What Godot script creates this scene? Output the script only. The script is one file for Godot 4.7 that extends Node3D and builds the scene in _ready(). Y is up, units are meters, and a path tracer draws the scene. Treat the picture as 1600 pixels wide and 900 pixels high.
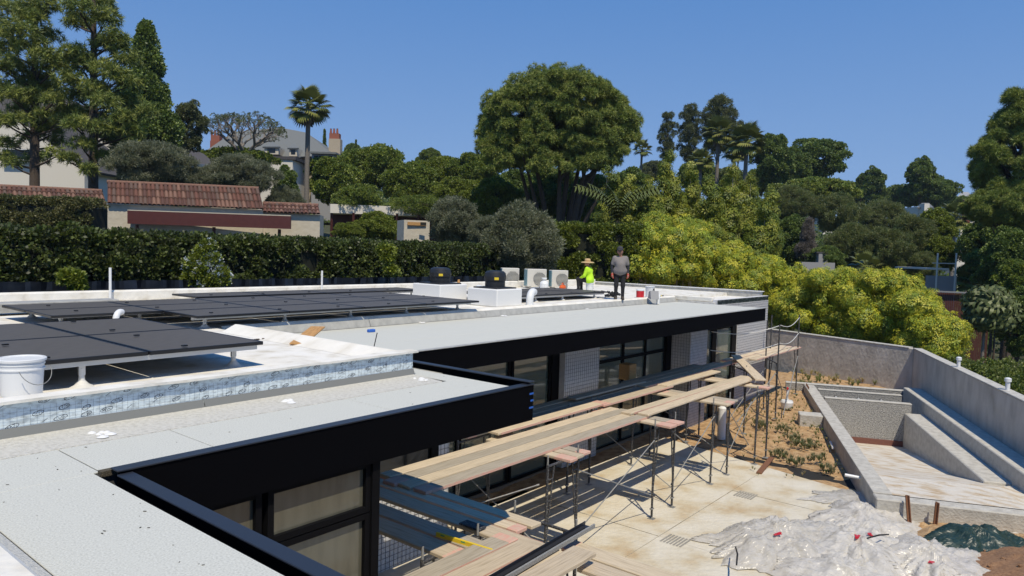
extends Node3D

# ---- camera constants measured from the photograph (pixels of a 1600 x 900 frame) ----
const FOC := 1115.0
const EYE := Vector3(0, 4.95, 0)
var CR: Vector3
var CU: Vector3
var CF: Vector3
var rng := RandomNumberGenerator.new()
var M := {}
var used := {}
var cache := {}

class G:
	var v := PackedVector3Array()
	var n := PackedVector3Array()
	var t := PackedVector2Array()
	func tri(a: Vector3, b: Vector3, c: Vector3, na: Vector3, nb: Vector3, nc: Vector3, ua := Vector2.ZERO, ub := Vector2.ZERO, uc := Vector2.ZERO) -> void:
		if (c - a).cross(b - a).dot(na + nb + nc) < 0.0:
			v.append_array([a, c, b]); n.append_array([na, nc, nb]); t.append_array([ua, uc, ub])
		else:
			v.append_array([a, b, c]); n.append_array([na, nb, nc]); t.append_array([ua, ub, uc])
	func quad(a: Vector3, b: Vector3, c: Vector3, d: Vector3, nn: Vector3, us := 1.0, vs := 1.0) -> void:
		tri(a, b, c, nn, nn, nn, Vector2(0, vs), Vector2(us, vs), Vector2(us, 0))
		tri(a, c, d, nn, nn, nn, Vector2(0, vs), Vector2(us, 0), Vector2(0, 0))
	func face(a: Vector3, b: Vector3, c: Vector3, d: Vector3, hint: Vector3) -> void:
		var nn := (c - a).cross(b - a)
		if nn.length() < 1e-12: nn = (d - a).cross(c - a)
		nn = nn.normalized()
		if nn.dot(hint) < 0.0: nn = -nn
		quad(a, b, c, d, nn)
	func box(c: Vector3, s: Vector3, b := Basis.IDENTITY, bev := 0.0) -> void:
		var h := s * 0.5
		bev = minf(bev, minf(h.x, minf(h.y, h.z)) * 0.6)
		var ax := [Vector3.RIGHT, Vector3.UP, Vector3.BACK]
		for i in 3:
			var j := (i + 1) % 3
			var k := (i + 2) % 3
			for sg in [-1.0, 1.0]:
				var o: Vector3 = ax[i] * sg * h[i]
				var p: Vector3 = ax[j] * (h[j] - bev)
				var q: Vector3 = ax[k] * (h[k] - bev)
				var nn: Vector3 = b * (ax[i] * sg)
				quad(c + b * (o - p - q), c + b * (o + p - q), c + b * (o + p + q), c + b * (o - p + q), nn.normalized())
		if bev <= 0.0: return
		for i in 3:
			var j := (i + 1) % 3
			var k := (i + 2) % 3
			for sj in [-1.0, 1.0]:
				for sk in [-1.0, 1.0]:
					var e: Vector3 = ax[i] * (h[i] - bev)
					var p1: Vector3 = ax[j] * sj * h[j] + ax[k] * sk * (h[k] - bev)
					var p2: Vector3 = ax[j] * sj * (h[j] - bev) + ax[k] * sk * h[k]
					quad(c + b * (p1 - e), c + b * (p1 + e), c + b * (p2 + e), c + b * (p2 - e), (b * (ax[j] * sj + ax[k] * sk)).normalized())
		for sx in [-1.0, 1.0]:
			for sy in [-1.0, 1.0]:
				for sz in [-1.0, 1.0]:
					var nn := (b * Vector3(sx, sy, sz)).normalized()
					tri(c + b * Vector3(sx * h.x, sy * (h.y - bev), sz * (h.z - bev)), c + b * Vector3(sx * (h.x - bev), sy * h.y, sz * (h.z - bev)), c + b * Vector3(sx * (h.x - bev), sy * (h.y - bev), sz * h.z), nn, nn, nn)
	func span(x0: float, x1: float, y0: float, y1: float, z0: float, z1: float, bev := 0.0) -> void:
		box(Vector3(x0 + x1, y0 + y1, z0 + z1) * 0.5, Vector3(absf(x1 - x0), absf(y1 - y0), absf(z1 - z0)), Basis.IDENTITY, bev)
	func tube(pts: Array, rad: Array, sides := 8, caps := true) -> void:
		var rings := []
		var up := Vector3.UP
		for i in pts.size():
			var d: Vector3 = (pts[mini(i + 1, pts.size() - 1)] - pts[maxi(i - 1, 0)])
			d = d.normalized()
			if i == 0: up = Vector3.UP if absf(d.y) < 0.9 else Vector3.RIGHT
			var x := d.cross(up).normalized()
			up = x.cross(d).normalized()
			var ring := []
			for k in sides:
				var a := TAU * k / sides
				ring.append(x * cos(a) + up * sin(a))
			rings.append(ring)
		for i in pts.size() - 1:
			for k in sides:
				var l := (k + 1) % sides
				var a: Vector3 = rings[i][k]
				var b: Vector3 = rings[i][l]
				var c: Vector3 = rings[i + 1][l]
				var d: Vector3 = rings[i + 1][k]
				var pa: Vector3 = pts[i] + a * rad[i]
				var pb: Vector3 = pts[i] + b * rad[i]
				var pc: Vector3 = pts[i + 1] + c * rad[i + 1]
				var pd: Vector3 = pts[i + 1] + d * rad[i + 1]
				tri(pa, pb, pc, a, b, c)
				tri(pa, pc, pd, a, c, d)
		if caps:
			for e in [0, pts.size() - 1]:
				var nn: Vector3 = (pts[0] - pts[1]).normalized() if e == 0 else (pts[e] - pts[e - 1]).normalized()
				for k in sides:
					tri(pts[e], pts[e] + rings[e][k] * rad[e], pts[e] + rings[e][(k + 1) % sides] * rad[e], nn, nn, nn)
	func bar(a: Vector3, b: Vector3, r: float, sides := 6) -> void:
		tube([a, b], [r, r], sides)
	func lathe(c: Vector3, prof: Array, sides := 20) -> void:   # prof: Vector2(radius, height)
		for i in prof.size() - 1:
			var p: Vector2 = prof[i]
			var q: Vector2 = prof[i + 1]
			var tn := Vector2(q.y - p.y, p.x - q.x).normalized()
			for k in sides:
				var a := TAU * k / sides
				var b := TAU * (k + 1) / sides
				var da := Vector3(cos(a), 0, sin(a))
				var db := Vector3(cos(b), 0, sin(b))
				var na := da * tn.x + Vector3.UP * tn.y
				var nb := db * tn.x + Vector3.UP * tn.y
				var u := Vector3.UP
				tri(c + da * p.x + u * p.y, c + db * p.x + u * p.y, c + db * q.x + u * q.y, na, nb, nb)
				tri(c + da * p.x + u * p.y, c + db * q.x + u * q.y, c + da * q.x + u * q.y, na, nb, na)
	func prism(poly: PackedVector2Array, o: Vector3, ex: Vector3, ey: Vector3, depth: Vector3) -> void:
		var ids := Geometry2D.triangulate_polygon(poly)
		var nn := depth.normalized()
		var at := func(i: int) -> Vector3: return o + ex * poly[i].x + ey * poly[i].y
		for i in range(0, ids.size(), 3):
			var a: Vector3 = at.call(ids[i])
			var b: Vector3 = at.call(ids[i + 1])
			var c: Vector3 = at.call(ids[i + 2])
			tri(a, b, c, -nn, -nn, -nn)
			tri(a + depth, b + depth, c + depth, nn, nn, nn)
		var mid := Vector3.ZERO
		for i in poly.size(): mid += at.call(i)
		mid /= poly.size()
		for i in poly.size():
			var a: Vector3 = at.call(i)
			var b: Vector3 = at.call((i + 1) % poly.size())
			var e := (b - a).cross(depth).normalized()
			if Geometry2D.is_polygon_clockwise(poly) != (ex.cross(ey).dot(depth) < 0.0): e = -e
			quad(a, b, b + depth, a + depth, e)
	func mesh() -> ArrayMesh:
		var m := ArrayMesh.new()
		var arr := []
		arr.resize(Mesh.ARRAY_MAX)
		arr[Mesh.ARRAY_VERTEX] = v
		arr[Mesh.ARRAY_NORMAL] = n
		arr[Mesh.ARRAY_TEX_UV] = t
		m.add_surface_from_arrays(Mesh.PRIMITIVE_TRIANGLES, arr)
		return m

# ---- placing ----
func ray(u: float, v: float) -> Vector3:
	return CR * ((u - 800.0) / FOC) - CU * ((v - 450.0) / FOC) + CF
func at(u: float, v: float, d: float) -> Vector3:
	return EYE + ray(u, v) * d
func on_y(u: float, v: float, y: float) -> Vector3:
	var r := ray(u, v)
	return EYE + r * ((y - EYE.y) / r.y)
func rnd(a: float, b: float) -> float:
	return rng.randf_range(a, b)
func lin(r: float, g: float, b: float) -> Color:
	return Color(r, g, b).linear_to_srgb()

func numbered(nm: String) -> String:
	used[nm] = used.get(nm, -1) + 1
	return nm if used[nm] == 0 else "%s_%03d" % [nm, used[nm]]
func tag(o: Node3D, label: String, cat: String, group := "") -> void:
	o.set_meta("label", label); o.set_meta("category", cat)
	if group: o.set_meta("group", group)
func thing(nm: String, label: String, cat: String, pos := Vector3.ZERO, turn := 0.0, group := "") -> Node3D:
	var o := Node3D.new()
	o.name = numbered(nm)
	add_child(o)
	o.position = pos; o.rotation.y = turn
	tag(o, label, cat, group)
	return o
func part(parent: Node3D, nm: String, mesh: Mesh, mat: Material, pos := Vector3.ZERO, b := Basis.IDENTITY) -> MeshInstance3D:
	var o := MeshInstance3D.new()
	o.name = nm
	o.mesh = mesh
	o.material_override = mat
	o.transform = Transform3D(b, pos)
	parent.add_child(o, true)
	return o
func solo(nm: String, label: String, cat: String, mesh: Mesh, mat: Material, pos := Vector3.ZERO, b := Basis.IDENTITY, group := "") -> MeshInstance3D:
	var o := part(self, numbered(nm), mesh, mat, pos, b)
	tag(o, label, cat, group)
	return o
func setting(nm: String, mesh: Mesh, mat: Material, kind := "structure") -> MeshInstance3D:
	var o := part(self, numbered(nm), mesh, mat)
	o.set_meta("kind", kind)
	return o
func spanpart(parent: Node3D, nm: String, x0: float, x1: float, y0: float, y1: float, z0: float, z1: float, mat: Material, bev := 0.0) -> MeshInstance3D:
	var g := G.new()
	g.box(Vector3.ZERO, Vector3(absf(x1 - x0), absf(y1 - y0), absf(z1 - z0)), Basis.IDENTITY, bev)
	return part(parent, nm, g.mesh(), mat, Vector3(x0 + x1, y0 + y1, z0 + z1) * 0.5)
func boxmesh(s: Vector3, bev := 0.0) -> ArrayMesh:
	var key := "b%.3f,%.3f,%.3f,%.3f" % [s.x, s.y, s.z, bev]
	if not cache.has(key):
		var g := G.new()
		g.box(Vector3.ZERO, s, Basis.IDENTITY, bev)
		cache[key] = g.mesh()
	return cache[key]

# ---- materials ----
func noise_tex(sd: int, freq: float, stops: Array, size := 512, oct := 4, kind := FastNoiseLite.TYPE_SIMPLEX_SMOOTH) -> NoiseTexture2D:
	var f := FastNoiseLite.new()
	f.seed = sd; f.frequency = freq; f.noise_type = kind
	f.fractal_octaves = oct
	var r := Gradient.new()
	var offs := PackedFloat32Array()
	var cols := PackedColorArray()
	for s in stops:
		offs.append(s[0]); cols.append(lin(s[1], s[2], s[3]))
	r.offsets = offs; r.colors = cols
	var t := NoiseTexture2D.new()
	t.width = size; t.height = size; t.seamless = true
	t.noise = f; t.color_ramp = r
	return t
func bump_tex(sd: int, freq: float, strength: float, oct := 4, kind := FastNoiseLite.TYPE_SIMPLEX_SMOOTH) -> NoiseTexture2D:
	var f := FastNoiseLite.new()
	f.seed = sd; f.frequency = freq; f.noise_type = kind; f.fractal_octaves = oct
	var t := NoiseTexture2D.new()
	t.width = 512; t.height = 512; t.seamless = true
	t.noise = f; t.as_normal_map = true; t.bump_strength = strength
	return t
func flat(nm: String, r: float, g: float, b: float, rough := 0.7, metal := 0.0) -> StandardMaterial3D:
	var m := StandardMaterial3D.new()
	m.resource_name = nm
	m.albedo_color = lin(r, g, b); m.roughness = rough; m.metallic = metal
	M[nm] = m
	return m
func grained(nm: String, stops: Array, freq: float, scale: Vector3, rough := 0.8, bump := 0.0, bfreq := 0.05, world := true, sd := 1, oct := 4) -> StandardMaterial3D:
	var m := StandardMaterial3D.new()
	m.resource_name = nm
	m.albedo_texture = noise_tex(sd, freq, stops, 512, oct)
	m.roughness = rough
	m.uv1_triplanar = true
	m.uv1_world_triplanar = world
	m.uv1_scale = scale
	if bump > 0.0:
		m.normal_enabled = true
		m.normal_texture = bump_tex(sd + 7, bfreq, bump)
	M[nm] = m
	return m
func leafmat(nm: String, rough := 0.55, back := 0.25) -> StandardMaterial3D:
	var m := StandardMaterial3D.new()
	m.resource_name = nm
	m.albedo_color = Color.WHITE
	m.vertex_color_use_as_albedo = true
	m.roughness = rough
	m.cull_mode = BaseMaterial3D.CULL_DISABLED
	m.backlight_enabled = true
	m.backlight = Color(back, back, back * 0.7)
	M[nm] = m
	return m

func materials() -> void:
	var o := Vector3.ONE
	grained("membrane", [[0.0, 0.55, 0.50, 0.41], [0.36, 0.73, 0.70, 0.625], [0.6, 0.785, 0.76, 0.695], [1.0, 0.81, 0.79, 0.735]], 0.012, o * 0.35, 0.75, 1.5, 0.03)
	grained("capsheet", [[0.0, 0.42, 0.425, 0.39], [0.45, 0.555, 0.56, 0.51], [0.7, 0.595, 0.60, 0.55], [1.0, 0.68, 0.685, 0.63]], 0.12, o * 1.1, 0.9, 1.0, 0.3, true, 3, 5)
	grained("cove", [[0.0, 0.44, 0.425, 0.375], [0.5, 0.56, 0.545, 0.49], [1.0, 0.63, 0.615, 0.56]], 0.05, o * 0.8, 0.85, 3.0, 0.1, true, 4)
	grained("flashing", [[0.0, 0.30, 0.295, 0.275], [0.5, 0.40, 0.395, 0.365], [1.0, 0.47, 0.465, 0.43]], 0.02, o * 0.5, 0.5, 1.0, 0.05, true, 5)
	flat("black", 0.0035, 0.0035, 0.0045, 0.7)
	flat("coping", 0.028, 0.032, 0.042, 0.38, 0.2)
	flat("seam", 0.06, 0.06, 0.06, 0.9)
	flat("flashdark", 0.19, 0.195, 0.185, 0.5)
	flat("gap", 0.02, 0.018, 0.015, 0.9)
	grained("gravelstop", [[0.0, 0.03, 0.025, 0.018], [0.5, 0.09, 0.075, 0.05], [1.0, 0.22, 0.18, 0.10]], 0.2, o, 0.9, 3.0, 0.3, true, 6)
	flat("frame", 0.008, 0.008, 0.009, 0.4)
	grained("lathwall", [[0.0, 0.56, 0.55, 0.54], [0.4, 0.66, 0.655, 0.65], [1.0, 0.72, 0.715, 0.71]], 0.03, o * 0.6, 0.8, 2.0, 0.06, true, 8)
	flat("wire", 0.05, 0.05, 0.055, 0.5, 0.5)
	grained("pvlam", [[0.0, 0.088, 0.080, 0.070], [0.5, 0.105, 0.096, 0.084], [1.0, 0.125, 0.115, 0.10]], 0.02, Vector3(0.6, 0.6, 3.0), 0.5, 0.0, 0.1, false, 9)
	flat("pvframe", 0.008, 0.008, 0.009, 0.4)
	flat("alu", 0.55, 0.55, 0.54, 0.4, 0.5)
	flat("footwhite", 0.66, 0.65, 0.61, 0.7)
	flat("whiteplastic", 0.74, 0.75, 0.75, 0.35)
	flat("whitepaint", 0.76, 0.76, 0.74, 0.6)
	flat("darkplastic", 0.018, 0.019, 0.021, 0.45)
	flat("red", 0.55, 0.02, 0.03, 0.4)
	flat("orange", 0.70, 0.12, 0.02, 0.5)
	flat("yellow", 0.75, 0.55, 0.03, 0.5)
	flat("blue", 0.03, 0.13, 0.50, 0.5)
	flat("bluetape", 0.02, 0.11, 0.45, 0.6)
	flat("green", 0.10, 0.35, 0.12, 0.5)
	flat("acbody", 0.60, 0.58, 0.52, 0.5)
	flat("acdark", 0.10, 0.11, 0.11, 0.5)
	flat("acteal", 0.16, 0.30, 0.33, 0.5)
	flat("rubber", 0.012, 0.012, 0.013, 0.8)
	# timber: a few boards of differing tone, grain along the board's own x axis
	var tones := [[0.60, 0.50, 0.355], [0.53, 0.44, 0.32], [0.42, 0.37, 0.29], [0.64, 0.53, 0.38], [0.57, 0.46, 0.33]]
	for i in 5:
		var c: Array = tones[i]
		var m := grained("wood%d" % i, [[0.0, c[0] * 0.62, c[1] * 0.6, c[2] * 0.57], [0.40, c[0] * 0.93, c[1] * 0.92, c[2] * 0.9], [0.6, c[0], c[1], c[2]], [1.0, c[0] * 1.12, c[1] * 1.12, c[2] * 1.12]], 0.03, Vector3(0.12, 2.6, 2.6), 0.8, 1.5, 0.04, false, 20 + i, 5)
		m.uv1_offset = Vector3(i * 0.37, i * 0.21, i * 0.53)
	grained("pinkpaint", [[0.0, 0.58, 0.47, 0.35], [0.40, 0.62, 0.40, 0.31], [1.0, 0.66, 0.33, 0.26]], 0.02, Vector3(0.5, 2, 2), 0.8, 1.0, 0.05, false, 31)
	grained("plywood", [[0.0, 0.36, 0.19, 0.07], [0.5, 0.50, 0.27, 0.09], [1.0, 0.58, 0.33, 0.13]], 0.02, Vector3(0.5, 3, 3), 0.75, 1.0, 0.05, false, 32)
	grained("steel", [[0.0, 0.02, 0.02, 0.022], [0.62, 0.045, 0.046, 0.05], [0.72, 0.20, 0.19, 0.175], [1.0, 0.34, 0.33, 0.30]], 0.05, o * 1.2, 0.6, 0.0, 0.1, true, 33)
	grained("galv", [[0.0, 0.16, 0.16, 0.155], [0.6, 0.28, 0.28, 0.265], [1.0, 0.42, 0.41, 0.39]], 0.05, o * 1.5, 0.5, 0.0, 0.1, true, 34)
	grained("rust", [[0.0, 0.10, 0.04, 0.02], [0.5, 0.20, 0.09, 0.045], [1.0, 0.28, 0.14, 0.08]], 0.05, o * 2, 0.9, 1.0, 0.1, true, 35)
	grained("patio", [[0.0, 0.46, 0.34, 0.20], [0.3, 0.555, 0.48, 0.345], [0.5, 0.60, 0.545, 0.43], [0.75, 0.635, 0.59, 0.49], [1.0, 0.655, 0.61, 0.51]], 0.008, Vector3(0.22, 0.22, 0.22), 0.85, 1.2, 0.06, true, 36, 6)
	grained("drainmark", [[0.0, 0.16, 0.16, 0.15], [0.5, 0.30, 0.28, 0.24], [1.0, 0.5, 0.46, 0.38]], 0.06, o * 1.5, 0.9, 1.0, 0.1, true, 37)
	grained("soil", [[0.0, 0.26, 0.15, 0.07], [0.4, 0.42, 0.265, 0.13], [0.65, 0.49, 0.325, 0.17], [1.0, 0.55, 0.40, 0.23]], 0.02, o * 0.4, 0.95, 5.0, 0.08, true, 38, 6)
	grained("mound", [[0.0, 0.14, 0.07, 0.035], [0.5, 0.27, 0.15, 0.08], [1.0, 0.37, 0.22, 0.12]], 0.04, o * 0.7, 0.95, 6.0, 0.1, true, 39, 6)
	grained("poolwall", [[0.0, 0.37, 0.35, 0.31], [0.5, 0.49, 0.47, 0.42], [1.0, 0.57, 0.55, 0.50]], 0.02, o * 0.4, 0.9, 2.0, 0.08, true, 40, 5)
	grained("shotcrete", [[0.0, 0.08, 0.08, 0.078], [0.42, 0.30, 0.295, 0.28], [0.58, 0.42, 0.41, 0.39], [1.0, 0.60, 0.59, 0.56]], 0.10, o * 0.45, 0.95, 8.0, 0.12, true, 41, 5)
	grained("poolfloor", [[0.0, 0.42, 0.28, 0.15], [0.35, 0.54, 0.46, 0.35], [0.55, 0.62, 0.575, 0.50], [1.0, 0.66, 0.63, 0.57]], 0.012, Vector3(0.5, 0.5, 0.25), 0.9, 2.0, 0.06, true, 42, 6)
	grained("stucco", [[0.0, 0.34, 0.31, 0.265], [0.4, 0.46, 0.425, 0.37], [0.7, 0.52, 0.485, 0.425], [1.0, 0.57, 0.53, 0.47]], 0.012, Vector3(0.35, 0.14, 0.35), 0.9, 1.2, 0.05, true, 43, 5)
	grained("redcoat", [[0.0, 0.14, 0.055, 0.04], [1.0, 0.22, 0.09, 0.065]], 0.03, o, 0.7, 0.5, 0.05, true, 44)
	for a in [["poly", 0.76, 0.73, 0.69], ["polygrey", 0.66, 0.635, 0.60], ["polytan", 0.60, 0.49, 0.33]]:
		var m := grained(a[0], [[0.0, a[1] * 0.72, a[2] * 0.7, a[3] * 0.62], [0.35, a[1] * 0.95, a[2] * 0.95, a[3] * 0.93], [1.0, a[1] * 1.15, a[2] * 1.15, a[3] * 1.15]], 0.015, o * 0.7, 0.26, 4.0, 0.05, true, 45)
		m.backlight_enabled = true
		m.backlight = Color(0.7, 0.7, 0.68)
		m.transparency = BaseMaterial3D.TRANSPARENCY_ALPHA
		m.albedo_color = Color(1, 1, 1, 0.86)
	grained("greentarp", [[0.0, 0.008, 0.02, 0.017], [0.5, 0.018, 0.042, 0.036], [1.0, 0.05, 0.075, 0.06]], 0.03, o, 0.4, 1.0, 0.05, true, 46)
	grained("blacktarp", [[0.0, 0.006, 0.007, 0.010], [0.5, 0.011, 0.013, 0.018], [1.0, 0.022, 0.024, 0.03]], 0.02, o * 0.4, 0.32, 0.0, 0.04, true, 47)
	grained("bark", [[0.0, 0.035, 0.025, 0.018], [0.5, 0.085, 0.062, 0.045], [1.0, 0.14, 0.105, 0.08]], 0.04, Vector3(1.5, 0.4, 1.5), 0.95, 4.0, 0.08, true, 48)
	grained("greybark", [[0.0, 0.11, 0.095, 0.08], [0.5, 0.20, 0.175, 0.15], [1.0, 0.30, 0.27, 0.23]], 0.04, Vector3(1.2, 0.4, 1.2), 0.95, 3.0, 0.08, true, 49)
	grained("cream", [[0.0, 0.50, 0.44, 0.34], [0.5, 0.58, 0.52, 0.41], [1.0, 0.63, 0.57, 0.46]], 0.02, o * 0.3, 0.85, 1.0, 0.05, true, 50)
	grained("creamstone", [[0.0, 0.28, 0.22, 0.15], [0.5, 0.45, 0.38, 0.28], [1.0, 0.58, 0.51, 0.40]], 0.05, o * 0.5, 0.9, 4.0, 0.05, true, 51)
	flat("farwhite", 0.70, 0.66, 0.58, 0.8)
	flat("housegrey", 0.30, 0.30, 0.305, 0.8)
	grained("slate", [[0.0, 0.10, 0.11, 0.11], [0.5, 0.155, 0.165, 0.165], [1.0, 0.21, 0.22, 0.215]], 0.06, Vector3(0.5, 1.2, 0.5), 0.85, 2.0, 0.1, true, 52)
	grained("shingle", [[0.0, 0.045, 0.042, 0.045], [0.5, 0.07, 0.066, 0.07], [1.0, 0.10, 0.095, 0.098]], 0.06, Vector3(0.5, 1.2, 0.5), 0.9, 2.0, 0.1, true, 53)
	for i in 4:
		var c: Array = [[0.15, 0.064, 0.042], [0.105, 0.05, 0.036], [0.21, 0.112, 0.076], [0.125, 0.076, 0.056]][i]
		grained("tile%d" % i, [[0.0, c[0] * 0.5, c[1] * 0.5, c[2] * 0.55], [0.5, c[0], c[1], c[2]], [1.0, c[0] * 1.3, c[1] * 1.5, c[2] * 1.6]], 0.03, o * 1.5, 0.9, 1.5, 0.06, true, 54 + i)
	grained("redsteel", [[0.0, 0.075, 0.018, 0.015], [1.0, 0.10, 0.026, 0.021]], 0.02, o * 0.3, 0.6, 0.0, 0.05, true, 58)
	grained("redboard", [[0.0, 0.075, 0.022, 0.015], [1.0, 0.13, 0.042, 0.028]], 0.03, Vector3(2, 0.3, 2), 0.8, 0.0, 0.05, true, 59)
	grained("brick", [[0.0, 0.22, 0.07, 0.045], [1.0, 0.36, 0.14, 0.09]], 0.06, o, 0.9, 1.0, 0.05, true, 60)
	grained("hill", [[0.0, 0.028, 0.035, 0.014], [0.5, 0.05, 0.058, 0.024], [1.0, 0.09, 0.085, 0.045]], 0.02, o * 0.05, 0.95, 0.0, 0.05, true, 61)
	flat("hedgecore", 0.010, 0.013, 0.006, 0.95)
	flat("glassdark", 0.012, 0.014, 0.014, 0.06)
	var fg := grained("filmglass", [[0.0, 0.095, 0.090, 0.066], [0.5, 0.12, 0.115, 0.085], [1.0, 0.14, 0.135, 0.10]], 0.01, Vector3(1.2, 0.25, 1.2), 0.12, 0.0, 0.05, true, 62)
	fg.metallic_specular = 0.6
	var gl := StandardMaterial3D.new()
	gl.resource_name = "glass"
	gl.albedo_color = Color(0.55, 0.62, 0.58, 0.22)
	gl.transparency = BaseMaterial3D.TRANSPARENCY_ALPHA
	gl.roughness = 0.04
	M["glass"] = gl
	flat("interior", 0.42, 0.37, 0.27, 0.9)
	flat("floorin", 0.24, 0.19, 0.13, 0.7)
	flat("skin", 0.30, 0.15, 0.095, 0.55)
	flat("shirt", 0.215, 0.195, 0.185, 0.9)
	flat("sleeve", 0.012, 0.014, 0.024, 0.8)
	flat("trousers", 0.013, 0.013, 0.015, 0.85)
	flat("boots", 0.05, 0.04, 0.03, 0.8)
	flat("gloves", 0.42, 0.03, 0.025, 0.7)
	flat("capcloth", 0.045, 0.045, 0.055, 0.85)
	flat("hiviz", 0.48, 0.80, 0.02, 0.7)
	flat("straw", 0.56, 0.40, 0.20, 0.85)
	leafmat("leaf", 0.5, 0.80); leafmat("needle", 0.55, 0.55)
	for k in ["black", "frame"]: M[k].metallic_specular = 0.12
	M.pvlam.metallic_specular = 0.3
	for k in ["membrane", "capsheet"]: M[k].metallic_specular = 0.25

func _ready() -> void:
	rng.seed = 11
	var a := deg_to_rad(38.9)
	var fwd := Vector3(cos(a), 0, -sin(a))
	var right := fwd.cross(Vector3.UP)
	var pitch := deg_to_rad(-3.0)
	var roll := deg_to_rad(1.684)
	CF = fwd * cos(pitch) + Vector3.UP * sin(pitch)
	var u2 := Vector3.UP * cos(pitch) - fwd * sin(pitch)
	CR = right * cos(roll) + u2 * sin(roll)
	CU = u2 * cos(roll) - right * sin(roll)
	var cam := Camera3D.new()
	cam.name = "camera"
	cam.transform = Transform3D(Basis(CR, CU, -CF), EYE)
	cam.fov = rad_to_deg(2.0 * atan(450.0 / FOC))
	cam.near = 0.1; cam.far = 6000.0
	add_child(cam)
	cam.current = true
	var env := Environment.new()
	env.background_mode = Environment.BG_SKY
	var sm := ProceduralSkyMaterial.new()
	sm.sky_top_color = lin(0.018, 0.165, 0.52)
	sm.sky_horizon_color = lin(0.31, 0.48, 0.76)
	sm.sky_curve = 0.21
	sm.ground_bottom_color = lin(0.10, 0.10, 0.07)
	sm.ground_horizon_color = lin(0.24, 0.36, 0.50)
	sm.sun_angle_max = 12.0
	sm.sun_curve = 0.1
	var sky := Sky.new()
	sky.sky_material = sm
	env.sky = sky
	env.tonemap_mode = Environment.TONE_MAPPER_LINEAR
	env.tonemap_exposure = 1.0
	env.sdfgi_enabled = true; env.ssao_enabled = true; env.ssil_enabled = true
	env.fog_enabled = true
	env.fog_density = 0.00018
	env.fog_light_color = lin(0.42, 0.52, 0.66)
	var we := WorldEnvironment.new()
	we.name = "world_environment"
	we.environment = env
	add_child(we)
	var sun := DirectionalLight3D.new()
	sun.name = "sun"
	var to_sun := Vector3(-0.34, 1.0, 0.47).normalized()
	sun.basis = Basis.looking_at(-to_sun, Vector3.UP)
	sun.light_energy = 1.30
	sun.light_angular_distance = 0.5
	sun.light_color = Color(1.0, 0.955, 0.865)
	sun.shadow_enabled = true
	add_child(sun)
	materials()
	terrain()
	yard()
	house()
	solar()
	roof_things()
	retaining_and_pool()
	scaffold()
	plastic()
	hedges()
	neighbours()
	trees()
	people()
	roof_chips()

# ------------------------------------------------------------------ ground
func land(p: Vector3) -> float:
	var f := Vector3(0.7782, 0, -0.6280)
	var r := Vector3(0.6280, 0, 0.7782)
	var d := p.dot(f)
	var t := p.dot(r) / maxf(d, 8.0)
	var ts := [-1.2, -0.6, -0.3, 0.0, 0.2, 0.36, 0.5, 0.75]
	var rise := [5.5, 5.0, 4.0, 2.5, 1.5, 0.0, -1.5, -2.5]
	var slope := [0.10, 0.095, 0.085, 0.075, 0.085, 0.095, 0.045, 0.03]
	var k := 0
	while k < 6 and t > ts[k + 1]: k += 1
	var w := clampf((t - ts[k]) / (ts[k + 1] - ts[k]), 0.0, 1.0)
	w = w * w * (3.0 - 2.0 * w)
	var up: float = lerpf(rise[k], rise[k + 1], w)
	var sl: float = lerpf(slope[k], slope[k + 1], w)
	var e := clampf((d - 30.0) / 25.0, 0.0, 1.0)
	return -1.3 + (up + 1.3) * e * e * (3.0 - 2.0 * e) + maxf(0.0, minf(d, 420.0) - 50.0) * sl
func terrain() -> void:
	var f := Vector3(0.7782, 0, -0.6280)
	var r := Vector3(0.6280, 0, 0.7782)
	var ds := [-60.0]
	var d := -20.0
	while d < 3000.0:
		ds.append(d)
		d += maxf(3.0, absf(d) * 0.06)
	var g := G.new()
	var nt := 72
	for i in ds.size() - 1:
		for j in nt:
			var q := []
			for c in [[0, 0], [0, 1], [1, 1], [1, 0]]:
				var dd: float = ds[i + c[0]]
				var ww := maxf(absf(dd), 60.0) * 1.5
				var s := lerpf(-ww, ww, float(j + c[1]) / nt)
				var p: Vector3 = f * dd + r * s
				p.y = land(p)
				q.append(p)
			g.face(q[0], q[1], q[2], q[3], Vector3.UP)
	setting("ground", g.mesh(), M.hill)

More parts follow.
